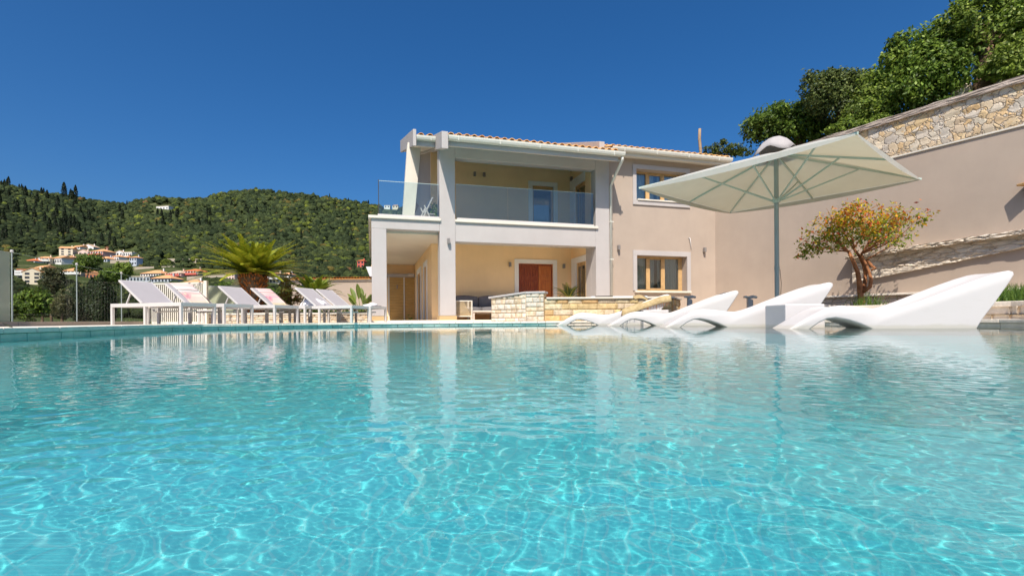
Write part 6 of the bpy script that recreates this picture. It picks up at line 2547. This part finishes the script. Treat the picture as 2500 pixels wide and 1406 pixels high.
# retaining walls of the terraced gardens
mbw = 0
GW = 'pale terrace walls between the village houses'
for (x0, x1, y, lab) in ((330, 440, 655, 'pale terrace wall above the long low white village house'), (250, 330, 645, 'pale terrace wall below the orange roofed village houses'), (470, 560, 683, 'grey terrace wall right of the red roofed stone house'), (400, 500, 640, 'broken terrace wall on the slope left of the cycad fronds')):
    d = hill_d((x0 + x1) / 2, y)
    a, b = hill_pt(x0, y), hill_pt(x1, y)
    a.y = b.y = d
    a.z = hill_z(x0, d)
    b.z = hill_z(x1, d)
    mb = MB()
    mb.add([(a.x, d, a.z - 2), (b.x, d, b.z - 2), (b.x, d, b.z + 1.6), (a.x, d, a.z + 1.6), (a.x, d + 0.5, a.z - 2), (b.x, d + 0.5, b.z - 2), (b.x, d + 0.5, b.z + 1.6), (a.x, d + 0.5, a.z + 1.6)],
           [(0, 1, 2, 3), (7, 6, 5, 4), (3, 2, 6, 7), (0, 4, 5, 1), (0, 3, 7, 4), (1, 5, 6, 2)])
    o = mb.build('terrace_wall', VM['stone'])
    tag(o, lab, 'wall', GW)

# --- woodland: thousands of crowns, one mass
FR = np.random.default_rng(5)


def ico(sub):
    bm = bmesh.new()
    bmesh.ops.create_icosphere(bm, subdivisions=sub, radius=1)
    bm.verts.ensure_lookup_table()
    v = np.array([tuple(x.co) for x in bm.verts])
    f = np.array([[x.index for x in fc.verts] for fc in bm.faces])
    bm.free()
    return v, f


def variants(sub, n_, amp):
    v, f = ico(sub)
    outv = []
    for i in range(n_):
        r = np.ones(len(v))
        for q in range(9):
            k = FR.normal(0, 1, 3) * FR.uniform(2, 5.5)
            r += amp / 3 * np.sin(v @ k + FR.uniform(0, 6.28))
        r += FR.normal(0, amp * 0.45, len(v))
        w_ = v * r[:, None]
        w_[:, 2] = np.where(w_[:, 2] < 0, w_[:, 2] * 0.5, w_[:, 2])
        outv.append(w_)
    return outv, f


VA, FA = variants(3, 10, 0.24)
VB, FB = variants(2, 12, 0.26)
TREEC = np.array([(0.046, 0.066, 0.030), (0.058, 0.080, 0.032), (0.074, 0.096, 0.036), (0.028, 0.043, 0.020), (0.11, 0.14, 0.03), (0.17, 0.20, 0.035), (0.16, 0.13, 0.04), (0.22, 0.11, 0.06), (0.08, 0.10, 0.042)])
TREEW = np.array([0.26, 0.26, 0.17, 0.14, 0.06, 0.02, 0.025, 0.003, 0.06])


def masked(px, py):
    for (a, b, c, d) in MASK:
        if a < px < b and c < py < d:
            return True
    return False


fv, ff, fc = {0: [], 1: []}, {0: [], 1: []}, {0: [], 1: []}
cnt = {0: 0, 1: 0}
nplaced = 0
tries = 0
while nplaced < 19500 and tries < 80000:
    tries += 1
    px = FR.uniform(-420, 1060)
    rd = interp(RIDGE, px)
    py = rd - 1 + (790 - rd) * FR.beta(0.92, 1.3)
    d = hill_d(px, py)
    d *= FR.uniform(0.985, 1.015)
    if masked(px, py) or d < 55:
        continue
    invill = (30 < px < 345 and 596 < py < 690) or (345 < px < 720 and 640 < py < 700)
    if invill and FR.random() < 0.5:
        continue
    if 300 < px < 480 and 600 < py < 650 and FR.random() < 0.35:
        continue
    s = FR.uniform(1.15, 2.35) * (d / 330) ** 0.35 * (0.75 if d < 200 else 1.0) * (0.8 if invill else 1.0)
    if FR.random() < 0.05:
        s *= 1.4
    k = 0 if d < 300 else 1
    V_ = (VA, VB)[k][FR.integers(10)]
    g = FR.uniform(0, 6.28)
    cg, sg = math.cos(g), math.sin(g)
    w_ = V_ * s * np.array([1.0, 1.0, FR.uniform(0.8, 1.15)])
    w_ = np.stack([w_[:, 0] * cg - w_[:, 1] * sg, w_[:, 0] * sg + w_[:, 1] * cg, w_[:, 2]], 1)
    pos = np.array([(px - PX0) / F * d, d, hill_z(px, d) + s * 0.35])
    wt = TREEW.copy()
    if px < 300 and py < 615:
        wt[4:7] *= 0.6
        wt[3] *= 2.2
    if px < 250 and 470 < py < 600:
        wt[3] *= 2.5
    zone = math.sin(px * 0.017 + py * 0.05) + math.sin(px * 0.041 - py * 0.033 + 2) + 0.6 * math.sin(px * 0.09 + py * 0.11)
    if zone > 0.9:
        wt[4:6] *= 3.0
    elif zone < -0.8:
        wt[[0, 3]] *= 2.5
        wt[4:7] *= 0.3
    wt /= wt.sum()
    c = TREEC[FR.choice(len(TREEC), p=wt)] * FR.uniform(0.8, 1.2)
    # leaf masses of one crown differ a little from each other
    cc = c[None, :] * (1 + FR.normal(0, 0.16, (len(w_), 1)))
    fv[k].append(w_ + pos)
    ff[k].append((FA, FB)[k] + cnt[k])
    fc[k].append(np.concatenate([np.clip(cc, 0.004, 1), np.ones((len(w_), 1))], 1))
    cnt[k] += len(w_)
    nplaced += 1
FOREST = forestmat()
v = np.concatenate(fv[0] + fv[1])
f = np.concatenate([np.concatenate(ff[0]), np.concatenate(ff[1]) + cnt[0]])
c = np.concatenate(fc[0] + fc[1])
o = np_mesh('hillside_woodland', v, f, FOREST, None, c)
tag(o, 'dense mixed green woodland covering the far hillside', 'woodland', kind='stuff')

# --- cypresses: dark spires one can tell apart
CYP = []
for (n_, a, b, ry0, ry1, h0, h1) in ((58, -20, 200, 470, 595, 18, 38), (40, 110, 330, 520, 610, 16, 36), (16, -20, 60, 442, 480, 14, 26), (16, 380, 520, 528, 560, 16, 28), (14, 500, 640, 500, 560, 12, 24), (12, 760, 905, 484, 505, 10, 18), (16, 560, 900, 510, 620, 12, 24), (4, 300, 330, 493, 505, 10, 14), (8, 230, 420, 500, 540, 10, 18)):
    for i in range(n_):
        CYP.append((FR.uniform(a, b), FR.uniform(ry0, ry1), FR.uniform(h0, h1)))
CYP += [(174, 592, 17), (842, 505, 18), (872, 512, 16), (860, 540, 22), (720, 620, 26), (734, 635, 24)]


def cypress_mesh(seed):
    rg = np.random.default_rng(seed)
    n_ = 900
    q = rg.random(n_) ** 0.8
    rad = 0.135 * np.sin(np.clip(q * 0.9 + 0.12, 0, 1) * math.pi) ** 0.7 * (1 - q * 0.35) + 0.01
    g = rg.uniform(0, 6.28, n_)
    rr = rad * rg.uniform(0.55, 1.1, n_)
    cen = np.stack([rr * np.cos(g), rr * np.sin(g), q * 0.97 + 0.03], 1)
    nr = np.stack([np.cos(g), np.sin(g), np.full(n_, 0.4)], 1)
    return cen, nr


CYM = []
for s in range(4):
    cen, nr = cypress_mesh(s)
    root = empty('cypress_tree')
    c = pal(len(cen), [(0.018, 0.032, 0.014), (0.030, 0.048, 0.020), (0.045, 0.062, 0.024)])
    leaves('crown', LEAF, root, cen, nr, LR.uniform(0.022, 0.045, len(cen)), c, 0.6, 0.9)
    MB().tube([(0, 0, -0.1), (0, 0, 0.5), (0, 0, 0.9)], [0.018, 0.014, 0.004], 6).build('trunk', BARK, root)
    CYM.append(root)
used = set()
for i, (px, py, hpx) in enumerate(CYP):
    if masked(px, py):
        continue
    d = hill_d(px, py)
    h = hpx / F * d
    k = i % 4
    o = CYM[k] if k not in used else copy_tree(CYM[k])
    used.add(k)
    o.location = ((px - PX0) / F * d, d, hill_z(px, d) - 0.3)
    wd = FR.uniform(0.75, 1.25) * h
    o.scale = (wd, wd, h)
    o.rotation_euler = (0, 0, FR.uniform(0, 6.28))
    tag(o, 'slim dark cypress rising out of the woodland on the far hillside', 'cypress', 'cypresses on the far hillside')

# --- nearer shrubs and trees below the glass fence and behind the planters
GN = 'trees and shrubs just beyond the glass fence'
NEAR = [
    ((62, 745, 34, 40), 26, (0.7, 1.0), GD, 'dark rounded bush low behind the second fence post', 0.10),
    ((100, 735, 30, 44), 24, None, GD, 'dark green bush right of the second fence post', 0.09),
    ((128, 690, 30, 40), 30, None, [(0.10, 0.11, 0.05), (0.14, 0.14, 0.06), (0.08, 0.09, 0.04)], 'olive grey tree standing above the dark bushes', 0.09),
    ((150, 745, 26, 40), 22, None, [(0.13, 0.13, 0.05), (0.17, 0.15, 0.07), (0.09, 0.10, 0.04)], 'brownish olive shrub behind the fence glass', 0.07),
    ((215, 640, 34, 24), 120, None, GD, 'big round dark tree below the pink village houses', 0.3),
    ((270, 672, 36, 26), 90, None, GD, 'wide dark tree below the orange roofed houses', 0.26),
    ((300, 660, 26, 20), 95, None, GP, 'lighter green tree beside the wide dark tree', 0.24),
    ((500, 715, 40, 18), 48, None, GD, 'low dark tree behind the screen panel', 0.13),
    ((545, 708, 34, 22), 52, None, GD, 'dark tree just left of the cycad trunk', 0.14),
    ((650, 715, 34, 18), 50, None, GD, 'low green tree right of the cycad trunk', 0.13),
    ((690, 730, 40, 26), 44, None, [(0.09, 0.13, 0.03), (0.13, 0.17, 0.04), (0.06, 0.09, 0.02)], 'bright green shrub left of the small cycad', 0.11),
    ((600, 735, 60, 16), 40, None, GD, 'wide low shrub behind the pair of loungers in the middle', 0.1),
    ((20, 760, 30, 24), 18, None, GD, 'low shrub at the left edge behind the fence kerb', 0.07),
]
for i, (b, Y, _, cols, lab, ls) in enumerate(NEAR):
    x, y, rx, ry = b
    rg = random.Random(i + 50)
    lst = [(x + rg.uniform(-.5, .5) * rx, y + rg.uniform(-.45, .45) * ry, rx * rg.uniform(.45, .6), ry * rg.uniform(.45, .6)) for _ in range(6)] + [(x, y, rx * 0.6, ry * 0.6)]
    bl = blobs_px(lst, Y, 1.0)
    base = at(x, 790, Y)
    if Y > 80:
        base = at(x, y + ry + 6, Y)
    leafy_tree('fence_tree', base, bl, 3500, ls * 0.8, cols, None, BARK, lab, GN, tr=0.02 * (Y ** 0.5) * 0.7, seed=i + 5, limbs=2)
# upright conifers close behind the glass
GC = 'dark upright conifers behind the glass fence'
lab_c = ['leftmost of the dark upright conifers behind the glass fence', 'second dark upright conifer from the left behind the glass', 'middle one of the dark upright conifers behind the glass', 'tall dark upright conifer just left of the first lounger back', 'rightmost dark upright conifer, half behind the first lounger back']
for i, (px, py, hpx, Y) in enumerate(((188, 785, 92, 24), (205, 785, 84, 26), (226, 785, 106, 23), (248, 785, 112, 22), (268, 785, 90, 25))):
    o = empty('conifer', (0, 0, 0), 0, lab_c[i], 'conifer', GC)
    n_ = 5200
    rg = np.random.default_rng(i + 70)
    h = hpx / F * Y
    q = rg.random(n_) ** 0.85
    rad = h * 0.15 * np.sin(np.clip(q * 0.86 + 0.16, 0, 1) * math.pi) ** 0.6
    g = rg.uniform(0, 6.28, n_)
    rr = rad * rg.uniform(0.5, 1.08, n_) * (1 + 0.2 * np.sin(g * 5 + q * 22))
    cen = np.stack([rr * np.cos(g), rr * np.sin(g), q * h * 0.98 + 0.05], 1)
    nr = np.stack([np.cos(g), np.sin(g), np.full(n_, 0.3)], 1)
    leaves('crown', LEAF, o, cen, nr, rg.uniform(0.045, 0.085, n_), pal(n_, [(0.020, 0.040, 0.014), (0.035, 0.060, 0.020), (0.06, 0.085, 0.028)]), 0.45, 0.9)
    MB().tube([(0, 0, -0.3), (0, 0, h * 0.5), (0, 0, h * 0.9)], [0.09, 0.06, 0.02], 7).build('trunk', BARK, o, smooth=True)
    p = at(px, py, Y)
    o.location = p
# near ground cover beyond the fence
gx = np.array([(FR.uniform(-14, -2.5), FR.uniform(17.5, 34)) for _ in range(260)])
B_ = [(x * (y / 18), y, -0.35 + FR.uniform(-0.2, 0.3), 0.8, 0.8, 0.45) for x, y in gx]
pts, nr, kk = crown_points(B_, 16000, 0.5)
o = leaves('undergrowth', LEAF, None, pts, nr, LR.uniform(0.05, 0.10, len(pts)), pal(len(pts), GD + GP), 0.5)
tag(o, 'mixed green undergrowth on the slope just beyond the deck', 'undergrowth', kind='stuff')
